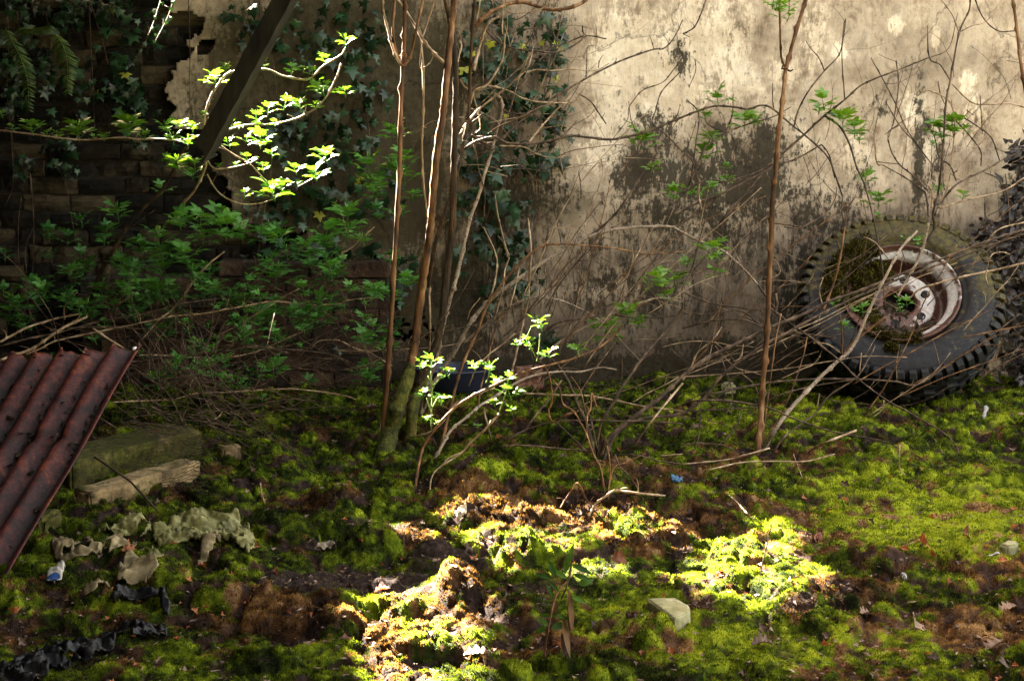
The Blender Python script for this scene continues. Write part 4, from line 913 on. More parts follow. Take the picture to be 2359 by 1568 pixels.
branches(tB, [('10:785,-60 780,0 755,250 725,550 700,800 660,1050 630,1400 615,1568 11:580,250 545,500 515,750 490,900 430,1080', 14, 20, 5.75, 5.75, 'o', False, 'trunk'),
    ('10:720,-60 720,0 740,90 765,220 785,400 790,600 785,900 775,1200 765,1568 11:730,300 700,600 660,800 620,900 530,1090', 11, 19, 5.85, 5.78, 'd', False, 'trunk'),
    ('10:925,-60 920,0 905,200 890,500 880,800 850,950 820,1100 760,1350 720,1450 690,1560 11:640,150 600,420', 7, 9, 5.95, 5.9, 'd', False, 'trunk'),
    ('D:948,838 935,880 915,940 900,990 880,1042', 24, 44, 5.75, 5.68, 'm', 'b', 'root_base'), ('D:985,850 965,900 950,950 945,1010 950,1040', 20, 30, 5.78, 5.72, 'm', 'b', 'root_base'),
    ('10:1085,115 1010,170 970,270 935,400 915,490', 5.5, 8, 5.95, 5.95, 'l'), ('10:925,180 1000,110 1060,68 1170,25 1260,18 1350,45 1450,70 1560,60 1650,30 1730,-30', 9, 7, 5.95, 6.1, 'o'),
    ('10:375,-20 480,130 560,270 640,370 715,440', 6, 7.5, 6.0, 5.85, 'l'), ('10:960,-40 950,60 925,170', 3, 4, 5.95, 5.95, 'l'), ('10:1130,-30 1115,60 1112,240', 3, 3, 6, 6, 'l'), ('10:1010,-30 1040,30 1070,110', 3, 4, 6, 6, 'b'), ('10:1480,-30 1390,60 1200,95 1120,62', 3, 2, 6, 6, 'l'),
    ('10:985,-30 1010,60 1040,160', 3, 2.5, 6, 6, 'b'), ('10:815,285 830,320 810,400 800,470', 4.5, 3, 5.9, 5.88, 'l')])
tC = plant('elder_sapling', 'pale warty elder stem slanting up just right of the big trunks', 'sapling', G(960, 990))
branches(tC, [('10:1060,650 1105,690 1108,780 1075,900 1050,1000 1030,1080 990,1200 950,1350 900,1480 875,1568 11:800,330 750,500 700,690 640,950 560,1180 540,1290', 5, 11, 6.1, 6.0, 'p', 'b', 'trunk'),
    ('10:1130,235 1115,400 1080,480 1005,590 920,630 890,720', 4, 5, 6.05, 6.0, 'l'), ('10:1320,300 1310,400 1270,490 1150,600 1000,715 890,820 820,930', 2.5, 5.5, 6.1, 6.0, 'l'),
    ('10:1850,440 1750,490 1600,480 1450,490 1350,485 1270,505', 1.5, 4.5, 6.2, 6.1, 'l'), ('10:1000,210 1080,290 1200,340 1330,350 1450,365 1540,350 1630,300 1690,250', 4, 3, 6.1, 6.2, 'b'),
    ('10:1000,590 1130,620 1250,680 1350,705 1450,710 1580,712 1635,680', 4, 3.6, 6.05, 6.15, 'l'), ('10:1000,590 1060,640 1090,720 1150,775 1260,785 1370,745', 3, 2.2, 6.1, 6.2, 'b'), ('10:1445,640 1440,700', 3, 3, 6.15, 6.15, 'l'), ('10:1285,400 1250,490 1165,590', 2.6, 3.5, 6.1, 6.1, 'l'),
    ('10:1045,1020 980,980 900,930', 3, 2, 6.05, 6.0, 'b'), ('10:910,960 930,1060 950,1180 990,1330 985,1500', 3.5, 2, 6.0, 6.1, 'b'), ('10:1060,1340 1080,1480 1100,1568 11:1120,90 1150,210', 3, 4, 6.1, 6.1, 'l'),
    ('10:1380,-20 1330,60 1230,130 1120,160 1040,190', 2.5, 2, 6.15, 6.1, 'b'), ('10:1180,340 1130,450 1090,560', 2, 2, 6.1, 6.1, 'b'), ('10:905,840 960,800 1000,730', 2, 2.5, 6.1, 6.05, 'b'), ('10:820,550 850,600 900,640 940,760 960,880 930,920', 3, 2, 6.0, 6.05, 'l'),
    ('10:900,1080 1000,1050 1060,1030', 3, 4, 6.05, 6.05, 'b'), ('10:1090,1010 1250,1015 1340,1060 1450,1090 1580,1080', 4, 1.5, 6.1, 6.2, 'l'), ('10:960,1170 1060,1200 1150,1220', 3, 2, 6.1, 6.1, 'l'), ('10:1075,1040 1130,1100 1250,1150 1340,1250', 3, 2, 6.1, 6.2, 'b')])
tD = plant('elder_shrub', 'long dark branches arching rightwards high across the lit wall from the centre stems', 'shrub', P(1080, 345, 6.1))
branches(tD, [('10:845,1030 940,975 1060,950 1150,990 1290,995 1430,975 1580,940 1700,950 1860,965 2000,940 2150,900 2260,850 2358,810 20:100,770 220,735 350,740 450,755 540,730 620,752 760,870 850,940 990,1070 1050,1200 1105,1360', 6.5, 3.5, 6.0, 6.35, 'b'),
    ('10:1110,960 1250,830 1430,700 1680,550 1830,470 1960,410 2150,345 2230,335 2300,260 2358,140', 5.5, 2.6, 6.05, 6.5, 'b'), ('10:1360,430 1450,340 1550,300 1690,250 1830,270', 3, 3, 6.2, 6.4, 'b'), ('10:1665,180 1670,225 1695,252', 3, 3, 6.35, 6.4, 'b'),
    ('10:1295,985 1370,890 1450,800 1570,672', 5, 4, 6.05, 6.2, 'l'), ('10:1640,650 1720,700 1770,770 1830,858', 2.6, 3.2, 6.3, 6.3, 'b'), ('10:2358,400 2290,490 2220,570 2090,620 2030,680 1985,750 1975,830 1880,955', 2.5, 1.6, 6.4, 6.3, 'b'),
    ('10:2358,480 2310,530 2210,640 2170,770 2150,850 2240,930 2358,1050', 2.6, 2.5, 6.4, 6.3, 'b'), ('10:1690,545 1695,450 1700,330 1745,315', 2.4, 1.2, 6.2, 6.25, 'b'), ('10:1985,700 2000,820 2035,915', 1.5, 2.5, 6.3, 6.3, 'b'),
    ('10:2160,345 2145,290 2132,250', 2.2, 1.6, 6.4, 6.4, 'b'), ('10:1775,470 1785,420 1810,380', 2.5, 1.5, 6.3, 6.3, 'b'), ('20:160,0 130,90 80,190 5,235', 2.6, 3.5, 6.5, 6.5, 'b'), ('20:0,235 50,258', 2, 2, 6.5, 6.5, 'b'), ('20:85,410 90,490 50,590', 2, 1.6, 6.5, 6.5, 'b'),
    ('10:1520,100 1480,340 1440,560 1390,740 1370,1000 1365,1240', 2.5, 2, 6.5, 6.5, 'b'), ('10:1640,1180 1655,1300 1655,1370', 2, 2.5, 6.4, 6.4, 'b'), ('10:1795,1090 1805,1200 1760,1340 1710,1450 1680,1568', 2, 3, 6.4, 6.2, 'l')])
shoots(tD, '10:2060,1010,200 2150,1180,110 2290,1370,130 20:250,700,130 160,820,100 190,980,140 150,1100,140 430,870,150 490,860,110 310,1170,70 290,1260,100 210,1340,120 130,1360,90 60,1350,110', 6.3, m_leaf, .75, k=1.2)

# ---------------------------------------------------------------- low arching elder stems, centre
tE = plant('elder_shrub', 'low elder shrub with long pale warty stems arching from moss right of the big trunks', 'shrub', G(1010, 1060))
branches(tE, [('21:520,400 440,310 300,180 220,140 100,90 0,40 11:2270,0 2100,0 1950,10 1790,40 1650,100 1450,210 1280,320 1150,410 1000,530 880,680 790,850 700,980 600,1150 545,1290', 4, 10.5, 6.2, 5.95, 'p', 'b'),
    ('11:2358,170 2200,185 2100,190 1900,150 1640,125 1500,120 1400,130 1300,190 1200,290 1100,400 1000,560 940,720 880,850 820,1000 770,1180 740,1300 690,1500 640,1568', 2.5, 8, 6.0, 5.5, 'o', 'b'),
    ('11:980,0 1060,170 1075,270 1050,420 1000,560', 3.4, 4.5, 5.95, 5.85, 'l'), ('11:1290,-60 1310,150 1300,350 1290,500 1260,640 1230,780 1190,950 1170,1020', 4.2, 5, 6.1, 5.9, 'l'),
    ('11:2060,920 1960,820 1850,700 1750,620 1640,560 1520,510 1400,490 1280,500 1170,550 1080,610 950,710 850,800', 3, 6, 6.0, 6.05, 'p'), ('11:1170,550 1080,660 1040,800 1000,960 955,1150 948,1250', 3.5, 4, 5.9, 5.7, 'o'),
    ('11:1230,280 1205,400 1165,550', 3, 3.2, 5.95, 5.9, 'l'), ('11:1160,210 1130,300 1120,400 1070,600', 3.6, 3, 6.0, 5.95, 'l'),
    ('11:1950,670 1850,780 1750,850 1600,910 1450,950 1300,990 1150,1050 1000,1120 850,1200 740,1290 620,1430 550,1568 12:495,230', 4, 7, 5.4, 5.05, 'o', 'b'),
    ('11:1900,985 1790,970 1650,1000 1500,1000 1350,1020 1200,1080 1060,1170 950,1240 870,1310 760,1400 690,1520 12:600,130 590,230', 3, 8, 5.85, 5.25, 'p', 'b'),
    ('11:1090,1290 990,1400 900,1480 820,1568 12:640,130 605,240', 6, 3, 5.1, 5.1, 'l', 'b'), ('11:870,640 895,570 960,490', 3, 2, 5.95, 5.95, 'l'), ('11:1180,540 1195,640 1225,740', 2.6, 2, 5.9, 5.9, 'b'),
    ('11:1200,735 1100,820 1020,880 930,980 880,1100', 4, 3, 5.8, 5.75, 'l'), ('11:1530,505 1580,450 1640,430 1680,390 1660,340 1625,290', 3.5, 2, 6.1, 6.15, 'l'), ('11:510,1445 600,1420 690,1360 800,1210 960,1150 1060,1110', 3, 4, 5.6, 5.7, 'l'),
    ('11:1415,250 1405,330', 2.2, 2.4, 6.1, 6.1, 'l'), ('11:1480,0 1440,80 1380,140', 4.5, 3, 6.0, 6.0, 'l'), ('11:1590,0 1560,90 1505,125', 3, 3, 6.0, 6.0, 'l'), ('11:1100,0 1130,120 1160,200', 3.5, 3, 6.05, 6.0, 'l'),
    ('11:985,1270 1010,1370 1040,1490', 5, 3, 5.6, 5.5, 'l', 'b'), ('11:1360,930 1410,960 1450,1100', 3, 2, 5.8, 5.8, 'b'), ('11:1080,1300 1100,1240 1150,1120', 3.5, 2.5, 5.6, 5.6, 'o')])
for s in ('11:620,1400 624,1260 628,1100 618,1000', '11:630,1100 600,1030', '11:635,1100 690,1040 720,1020', '11:615,1265 590,1180', '11:618,1265 660,1190', '11:1350,930 1365,850 1372,740', '11:1200,800 1270,770 1310,700', '11:1340,900 1300,810', '11:1090,1285 1130,1160 1150,1090', '11:1000,1080 1020,1010', '11:1640,900 1635,850'):
    qx = MB(); limb(qx, s, 3.4, 2.4, 5.15, 5.15, nodes=False); qx.build('shoot_stem', m_shoot, tE, tE.location)
shoots(tE, '11:620,960,150,5.15 545,960,90,5.15 745,1020,120,5.15 700,1040,60,5.15 560,1165,110,5.15 690,1200,130,5.15 655,1195,60,5.15 590,1330,70,5.15 655,1350,60,5.15 1345,680,150,5.2 1385,700,90,5.2 1215,810,70,5.2 1290,800,100,5.2 1310,835,80,5.2 1440,890,130,5.2 930,975,110,5.2 1025,990,130,5.2 1060,1075,100,5.2 1150,1050,100,5.15 1175,1160,170,5.15 1060,1225,80,5.15 1165,1265,80,5.15 940,1385,70,5.15 1640,850,140,5.3', 5.65, m_leaf, .85, dense=.4)

# ---------------------------------------------------------------- shrub C and the stick fan
tF = plant('bare_shrub', 'bare shrub with stems fanning up from one point in the moss at the centre', 'shrub', G(1385, 1060))
branches(tF, [('21:2358,20 2100,100 1900,180 1700,250 1550,310 1400,370 1200,450 1000,520 840,600 640,680 560,710 430,780 300,840 130,930 0,1030 11:2200,1180 2080,1270 1950,1370 1830,1480 1770,1560', 5, 10, 6.05, 5.5, 'b', 'b'),
    ('21:2358,50 2200,100 1900,215 1560,335 1300,440 1100,530 950,605 740,720 560,820 480,870 350,960 240,1060 160,1170 11:2340,1290 2060,1330 1900,1430 1790,1540', 4, 8, 6.02, 5.5, 'b', 'b'),
    ('11:2358,560 2300,640 2220,740 2100,880 2000,1020 1930,1120 1870,1230 1790,1370 1750,1540', 5, 7, 5.9, 5.5, 'b', 'b'), ('21:140,0 60,300 0,420 11:2358,560', 3, 4, 6, 5.9, 'b'),
    ('11:1400,860 1470,930 1560,1050 1620,1200 1700,1380 1760,1540', 5, 9, 5.8, 5.5, 'b', 'b'), ('11:1640,1200 1700,1260 1750,1450 1775,1540', 3, 5, 5.7, 5.5, 'b', 'b'),
    ('11:2270,30 2200,170 2100,310 2000,450 1920,590 1890,600', 3, 4.5, 6.1, 6.0, 'b'), ('11:2160,0 2100,100 2000,280 1930,480 1900,590', 3, 4.5, 6.1, 6.0, 'l'),
    ('11:2358,520 2200,490 2050,530 1900,590 1800,640 1650,710 1530,780 1430,860 1370,920', 3.5, 6, 6.0, 5.8, 'p'), ('11:2358,605 2200,625 2000,625 1850,610 1640,635 1500,660 1400,725', 2.4, 5, 6.0, 5.85, 'b'),
    ('10:2180,1060 2080,1200 1980,1360 1900,1470 1800,1568 11:1700,70 1650,100', 3.5, 5.5, 6.3, 6.15, 'b'), ('20:50,1260 150,1030 180,1000 290,910 340,800 350,650', 4.5, 2.5, 6.15, 6.3, 'b'), ('20:110,1260 70,1120 0,1040', 4, 3, 6.15, 6.2, 'b'),
    ('20:290,915 450,860 620,810 750,740', 4, 2, 6.2, 6.35, 'b'), ('20:0,1340 160,1245 330,1250 560,1170 620,1130', 4, 3.5, 6.1, 6.2, 'b'), ('20:-60,1480 100,1405 200,1370 330,1310 520,1210 640,1150 800,1090 960,1000', 6, 3, 6.1, 6.3, 'b'),
    ('20:30,690 110,790 90,1000 50,1260 0,1330', 2.5, 4, 6.3, 6.15, 'b'), ('20:290,910 190,870 160,840', 3, 2, 6.2, 6.25, 'b'), ('11:2000,280 2015,200 2000,100', 3, 2, 6.1, 6.1, 'l'), ('20:130,1450 110,1330 120,1250', 4.5, 3, 6.1, 6.2, 'l'), ('20:-30,1568 60,1500 130,1450 240,1370', 3, 6, 6.1, 6.15, 'b'),
    ('11:2280,100 2240,160 2200,180', 2.6, 2.4, 6.1, 6.1, 'l'), ('11:2165,340 2170,280 2200,260 2240,300 2255,260', 2.6, 2, 6.1, 6.1, 'l'), ('11:2120,180 2190,330', 2, 2, 6.1, 6.1, 'b'), ('11:1595,650 1560,740 1500,820', 2.6, 2.2, 5.9, 5.9, 'l'), ('11:1610,600 1620,560 1630,520', 2.5, 1.6, 5.9, 5.9, 'l'),
    ('21:0,450 100,490 250,540 400,555 520,570 590,480 600,420', 3.6, 2.6, 5.9, 5.9, 'b'), ('21:0,600 200,600 400,580 600,720 760,740 860,740 1060,768', 3, 3, 5.95, 5.9, 'b'), ('21:0,700 200,650 400,640 560,690 760,750 860,770', 4.2, 3, 5.95, 5.9, 'b'), ('21:270,690 200,790 110,860 60,960 0,1060', 3, 4, 5.8, 5.8, 'l'),
    ('21:570,345 620,350 670,320 660,260 620,215', 2.4, 2, 5.9, 5.9, 'l'), ('21:860,760 830,900 760,1110 650,1350 540,1500 500,1568', 3, 3, 5.7, 5.5, 'o', 'b'), ('21:680,600 640,800 600,1100 560,1400 530,1550', 3, 3.4, 5.75, 5.5, 'o', 'b'),
    ('21:950,890 900,950 830,980 680,1050', 3.5, 2.5, 5.8, 5.8, 'l'), ('21:1800,975 1620,1090 1480,1070 1300,1055 1100,1050 840,1055 600,1075 400,1110 200,1155', 4, 5, 5.95, 5.75, 'b'), ('21:2330,600 2150,740 2000,850 1800,975 1620,1088', 2.6, 4, 6.0, 5.95, 'b'),
    ('21:580,1205 700,1150 900,1100 1200,1050', 3.5, 3, 5.8, 5.85, 'b'), ('21:0,1230 100,1200 300,1200 450,1220 600,1250 760,1320 900,1370 1100,1430 1350,1470 1500,1530', 5, 2.6, 5.6, 5.45, 'b'), ('21:850,1568 960,1500 1200,1405', 4, 5.5, 5.2, 5.25, 'l', 'a'),
    ('21:0,1275 250,1260 530,1245', 3, 3, 5.65, 5.65, 'b'), ('21:0,1500 230,1500 330,1530 370,1565', 4, 2, 5.35, 5.3, 'b'), ('21:270,910 330,1090 340,1200 300,1290', 2.4, 2, 5.8, 5.6, 'b'), ('21:420,810 400,900 350,930', 3, 2, 5.8, 5.8, 'l'),
    ('21:700,0 800,10 880,-20', 2.5, 2, 6.1, 6.1, 'b'), ('21:130,1190 110,1450 60,1568', 2.4, 2, 5.6, 5.4, 'b'), ('21:410,1270 360,1400 220,1530', 3, 3, 5.4, 5.3, 'b'), ('11:2358,1080 2200,1270 2100,1400 1960,1568', 5, 3, 5.55, 5.3, 'l', 'b'),
    ('12:1890,0 1920,80 2000,170 2060,260', 3.6, 3, 5.2, 5.0, 'b'), ('12:2358,70 2200,50 2050,10 1900,0', 3, 3, 5.25, 5.3, 'b'), ('22:0,70 300,40 420,10 600,-40', 3, 4, 5.2, 5.3, 'l'), ('22:180,110 400,60 600,50 850,50 1050,0', 4, 3, 5.1, 5.25, 'l')])
shoots(tF, '11:1740,680,130 1820,745,180 1900,790,90 1980,630,180 2040,690,100 2200,400,190 2110,430,100 2300,380,150 2250,500,120 2350,260,60 21:180,190,200 240,240,100 30,260,90 230,340,120', 5.95, m_leaf, .75, dense=.7, k=1.15)

# ---------------------------------------------------------------- stem on the right and the shrub before the wheel
tG = plant('sapling', 'tall orange-brown sapling crossing the lit wall left of the tyre', 'sapling', G(1743, 1050))
branches(tG, [('20:870,-60 850,0 790,200 720,450 710,500 690,700 660,950 640,1200 620,1400 615,1568 21:600,300 585,700 560,1000 540,1300 515,1568', 8, 13, 5.7, 5.5, 'o', 'b', 'trunk'),
    ('20:668,-60 668,0 672,150 680,380 705,465', 3.5, 5.5, 5.72, 5.7, 'o'), ('20:720,485 745,492 762,482', 4, 3, 5.7, 5.68, 'b'), ('20:685,482 690,450', 4, 3, 5.7, 5.7, 'b')], 'branch')
shoots(tG, '20:620,40,120 680,110,150 735,45,130 640,60,90 720,135,80', 5.7, m_leaf, .7, dense=1, k=1.1)
tH = plant('elder_shrub', 'bare many-twigged elder leaning rightwards in front of the tyre', 'shrub', G(1750, 1045))
branches(tH, [('20:1985,-40 1980,70 1910,230 1850,550 1820,700 1800,1000 1770,1300 1730,1480 21:1740,0 1680,110 1620,230', 3.5, 6.5, 6.3, 6.1, 'b'), ('20:1700,1540 21:1640,200 1500,450 1490,480', 6.5, 5, 6.05, 6.0, 'p'),
    ('21:1620,30 1500,160 1400,350 1300,550 1200,780 1150,860 1080,920 980,1010 900,1090 760,1240 640,1400 535,1540', 5, 10, 6.0, 5.5, 'p', 'b', 'trunk'), ('21:1400,620 1300,700 1200,780 1120,860', 5, 6.5, 5.95, 5.92, 'o'), ('21:1100,890 1100,700 1080,590', 5, 3, 5.9, 5.9, 'o'),
    ('20:1740,1490 1800,1380 1900,1270 2080,1180 2220,1100 2358,1040', 5, 3, 6.1, 6.3, 'b'), ('20:1890,1250 1850,1150 1770,1080 1740,950 1660,810', 4, 2, 6.2, 6.3, 'b'), ('20:1700,1500 1680,1350 1650,1310 1540,1230 1380,1140', 4.5, 2.4, 6.1, 6.3, 'b'),
    ('20:1695,1320 1600,1220 1500,1140 1440,1040 1420,920 1490,870', 3.5, 2.6, 6.15, 6.3, 'b'), ('20:1380,1140 1340,1120 1328,950', 3, 3.4, 6.3, 6.3, 'l'), ('20:1345,1120 1490,1135', 2.6, 2, 6.3, 6.3, 'b'), ('20:1750,1175 1620,1000 1540,880 1480,740 1400,580 1300,400', 2.5, 2.5, 6.2, 6.4, 'b'),
    ('20:1610,990 1500,870 1400,700', 2.5, 2, 6.25, 6.35, 'b'), ('20:1455,855 1490,600 1475,420', 2.6, 3.2, 6.3, 6.4, 'b'), ('20:1850,560 1780,450 1705,400 1690,180', 3.6, 3, 6.3, 6.35, 'b'), ('20:1710,400 1840,330 1900,90', 2, 1.6, 6.35, 6.4, 'b'),
    ('20:260,1568 290,1500 420,1350 540,1210 670,1080 840,930 980,800 1120,690 1220,600 1330,545 1500,480 1700,400', 7, 3, 6.15, 6.4, 'b'), ('20:1120,690 1100,380 1115,150', 3, 2, 6.35, 6.4, 'b'), ('20:770,870 800,760 870,630 980,490 1080,380 1115,230 1125,130', 4, 2.4, 6.3, 6.4, 'b'),
    ('20:980,490 940,400 880,330 850,280', 3, 1.5, 6.3, 6.35, 'b'), ('20:980,800 1080,870 1150,990 1200,1150 1260,1290 1330,1568 21:1380,300 1400,560', 5, 3, 6.3, 5.95, 'b'), ('20:1910,230 1860,100 1770,-20', 3.2, 2.4, 6.3, 6.35, 'l'), ('20:1920,220 2000,180 2080,160 2160,90', 2.6, 1.5, 6.3, 6.35, 'l'),
    ('20:2300,215 2180,215 2080,130 2010,-20', 3, 2.6, 6.4, 6.35, 'b'), ('20:1860,580 2000,710 2150,720 2280,720 2400,760', 3, 3, 6.3, 6.5, 'l'), ('20:1820,800 1900,850 2000,960 2060,1050 2060,1150', 3.5, 2.6, 6.2, 6.3, 'b'), ('20:1875,780 2000,850 2130,950 2190,1110', 3, 3, 6.2, 6.3, 'b'),
    ('20:1855,690 1880,850 1870,1000 1850,1170', 3.5, 2.6, 6.2, 6.2, 'l'), ('20:1890,1190 1990,1060 2120,910 2100,750', 2.6, 1.6, 6.2, 6.3, 'l'), ('20:2055,660 2070,930', 2, 2.4, 6.3, 6.3, 'b'), ('20:1620,665 1690,625 1820,680 1870,760', 3.4, 2.6, 6.2, 6.25, 'l'), ('20:1765,560 1780,650 1810,720', 2, 2, 6.25, 6.25, 'b'),
    ('20:1780,1440 1950,1385 2200,1325 2358,1230', 4.5, 3, 6.1, 6.3, 'l'), ('20:2080,1190 2180,1240 2222,1350 2200,1440 2100,1500 2060,1568', 3, 2, 6.3, 6.4, 'b'), ('20:2085,1400 2090,1568', 2.6, 2, 6.3, 6.3, 'b'), ('20:2230,1200 2250,1400 2260,1568', 2.4, 2.4, 6.35, 6.3, 'b'), ('20:1720,1440 1720,1320 1670,1260', 5, 3, 6.1, 6.15, 'l'),
    ('20:1750,1480 1830,1300 1850,1200', 5, 3.4, 6.1, 6.15, 'l'), ('20:1720,1220 1730,1130 1780,1080', 3.6, 2.6, 6.15, 6.2, 'b'), ('20:830,1568 980,1480 1050,1380 1065,1290', 3.5, 2, 6.15, 6.3, 'b'), ('20:1125,1568 1140,1450 1200,1350', 3, 2, 6.2, 6.3, 'b'), ('20:1105,1350 1100,1480 1130,1568', 3, 2, 6.3, 6.2, 'b'),
    ('20:960,1000 1000,1050 1030,1130 1050,1230', 3, 3, 6.3, 6.3, 'b'), ('20:620,575 622,700 630,755', 2, 3, 6.3, 6.3, 'b'), ('20:545,1568 640,1545 820,1568', 3, 3, 6.15, 6.15, 'b'), ('20:1960,760 2010,800', 2, 1.5, 6.3, 6.3, 'b'),
    ('21:2358,250 2150,300 1950,340 1760,390 1640,430 1560,500', 5, 4, 6.05, 5.98, 'l'), ('21:2358,-30 2200,10 2120,80 2040,200 1990,290', 4, 2.4, 6.1, 6.1, 'l'), ('21:2110,400 2095,330 2130,200 2200,175 2260,190', 2.2, 2.6, 6.0, 6.05, 'l'), ('21:1245,0 1265,80 1240,190 1100,270 900,380 790,385 600,430', 2, 2.6, 6.0, 5.95, 'b'),
    ('21:1250,70 1330,110 1420,220', 3, 3, 6.0, 6.0, 'l'), ('21:1120,0 1090,200 1040,400 970,580', 4.4, 5, 6.0, 5.9, 'o'), ('21:970,350 945,440 965,540', 2.4, 3, 5.95, 5.9, 'l'), ('21:1520,200 1500,320 1480,380', 2.4, 2, 6.0, 6.0, 'l'), ('21:1330,820 1290,900 1200,1040 1020,1160 900,1300 700,1450 600,1568', 3, 4, 5.8, 5.45, 'b', 'b'),
    ('21:1235,870 1222,1000', 3, 2.6, 5.8, 5.78, 'l'), ('21:600,560 720,650 860,750 1080,920 1200,1040 1400,1190 1650,1330 1800,1420 1880,1500 1910,1568', 5, 2.4, 5.95, 5.2, 'b'), ('21:1390,1195 1380,1260 1320,1310', 2.4, 1.4, 5.75, 5.7, 'l'), ('21:520,400 640,570', 5, 5, 6.0, 5.95, 'b'),
    ('21:640,460 650,540 640,600', 8, 6, 5.98, 5.95, 'b'), ('21:905,800 1000,810 1090,870', 3.5, 3, 5.9, 5.9, 'l'), ('21:1350,560 1240,610 1170,780 1110,880', 3, 3, 5.95, 5.9, 'b'), ('21:1480,1060 1478,940 1500,810', 1.6, 1.4, 5.98, 5.97, 'l'), ('21:945,1150 930,1250', 2, 1.4, 5.7, 5.6, 'l')])
shoots(tH, '20:980,730,160 940,780,80 1110,870,190 1190,930,150 1220,975,90 1260,1260,120 1350,1410,160 1340,1500,60 1790,940,180 1870,910,180 1940,920,90 1740,1010,60 1760,1330,100 1930,1370,90', 6.3, m_leaf, .7, k=1.15)
shoots(tH, '21:1030,540,90 1245,585,120 1190,575,70 1110,705,110 1480,505,70 1550,535,100 1500,580,60 1520,85,40 1630,110,110', 5.95, m_leafd, .9, name='low_foliage', dense=.3)
tI = plant('sapling', 'reddish brown stem cut off by the right edge of the frame', 'sapling', P(2380, 700, 5.9))
branches(tI, [('20:2265,-60 2280,0 2310,200 2335,430 2370,650 2400,900 2440,1568', 7, 9, 5.9, 5.9, 'o', False, 'trunk')])
tI.location = P(2380, 700, 5.9)

# dark dried vine at right edge; lower clumps added as shade behind the tyre
dv = plant('dead_climber', 'dark purplish dried climber hanging down the wall beside the tyre at the right edge', 'climber', P(2340, 700, 6.9)); q = MB()
m_dead = leafmat('dried_dark_leaf', (.004, .003, .003), (.020, .012, .012), .05)
for k in range(1100):
    cx, cy, rx, ry = rnd.choice([(2350,360,30,30),(2350,450,30,50),(2340,520,40,50),(2345,570,40,60),(2300,640,40,50),(2345,680,40,60),(2290,540,40,30),(2360,760,40,60),(2370,840,50,50),(2350,600,60,60),(2400,700,50,90),(2400,500,60,90),(2390,860,60,40)])
    leaflet(q, P(cx + rnd.gauss(0, rx * .5), cy + rnd.gauss(0, ry * .5), 6.9 - rnd.uniform(0, .25)), Vector([rnd.gauss(0, 1) for _ in range(3)]), Vector((0, -1, .2)), rnd.uniform(.025, .06), .022, rnd.random(), .6)
q.build('leaves', m_dead, dv, dv.location)
for s in ('D:2358,420 2330,500 2340,600 2330,760 2345,880', 'D:2300,480 2320,560 2300,660 2330,800', 'D:2358,330 2320,350 2290,340'):
    q = MB(); limb(q, s, 2, 1.4, 6.8, 6.85); q.build('stem', m_bark_b, dv, dv.location)

# ---------------------------------------------------------------- broken orange stems in the centre
tJ = plant('dead_stalk', 'orange-brown bent dead stalks rising from the brown moss at the centre', 'stalk', G(1395, 1138))
branches(tJ, [('11:1460,1060 1510,1120 1530,1220 1610,1280 1660,1370 1700,1450 1740,1568 12:1790,100 1828,280', 3.5, 5, 5.3, 4.95, 'o', 'b'), ('11:1610,1280 1530,1310 1460,1345 1432,1270 1455,1200 1440,1040 1400,950', 5, 3, 5.25, 5.3, 'o'),
    ('11:1762,1245 1730,1150 1722,1250 1700,1300 1694,1430 1705,1460', 4, 4, 5.25, 5.2, 'o'), ('11:1585,1030 1650,1130 1690,1290', 3, 3, 5.35, 5.25, 'o'), ('12:1835,-60 1855,70 1850,200 1838,330', 3, 2.6, 5.0, 4.9, 'o', 'b'),
    ('12:1840,280 1880,100 1960,60 2100,0', 3, 3, 4.95, 5.1, 'o')])
tK = plant('fallen_stick', 'bent pale stick crossing from the sunlit patch to the blue scrap', 'stick', G(1500, 1135))
branches(tK, [('12:1710,430 1750,350 1830,290 1890,255 2050,270 2200,285 2358,300', 5.5, 5, 4.75, 4.95, 'l')], 'stick'); 
branches(tK, [('12:1515,370 1570,280 1615,205 1650,220 1690,310 1735,360', 4, 4, 4.8, 4.8, 'o')], 'side_twig')
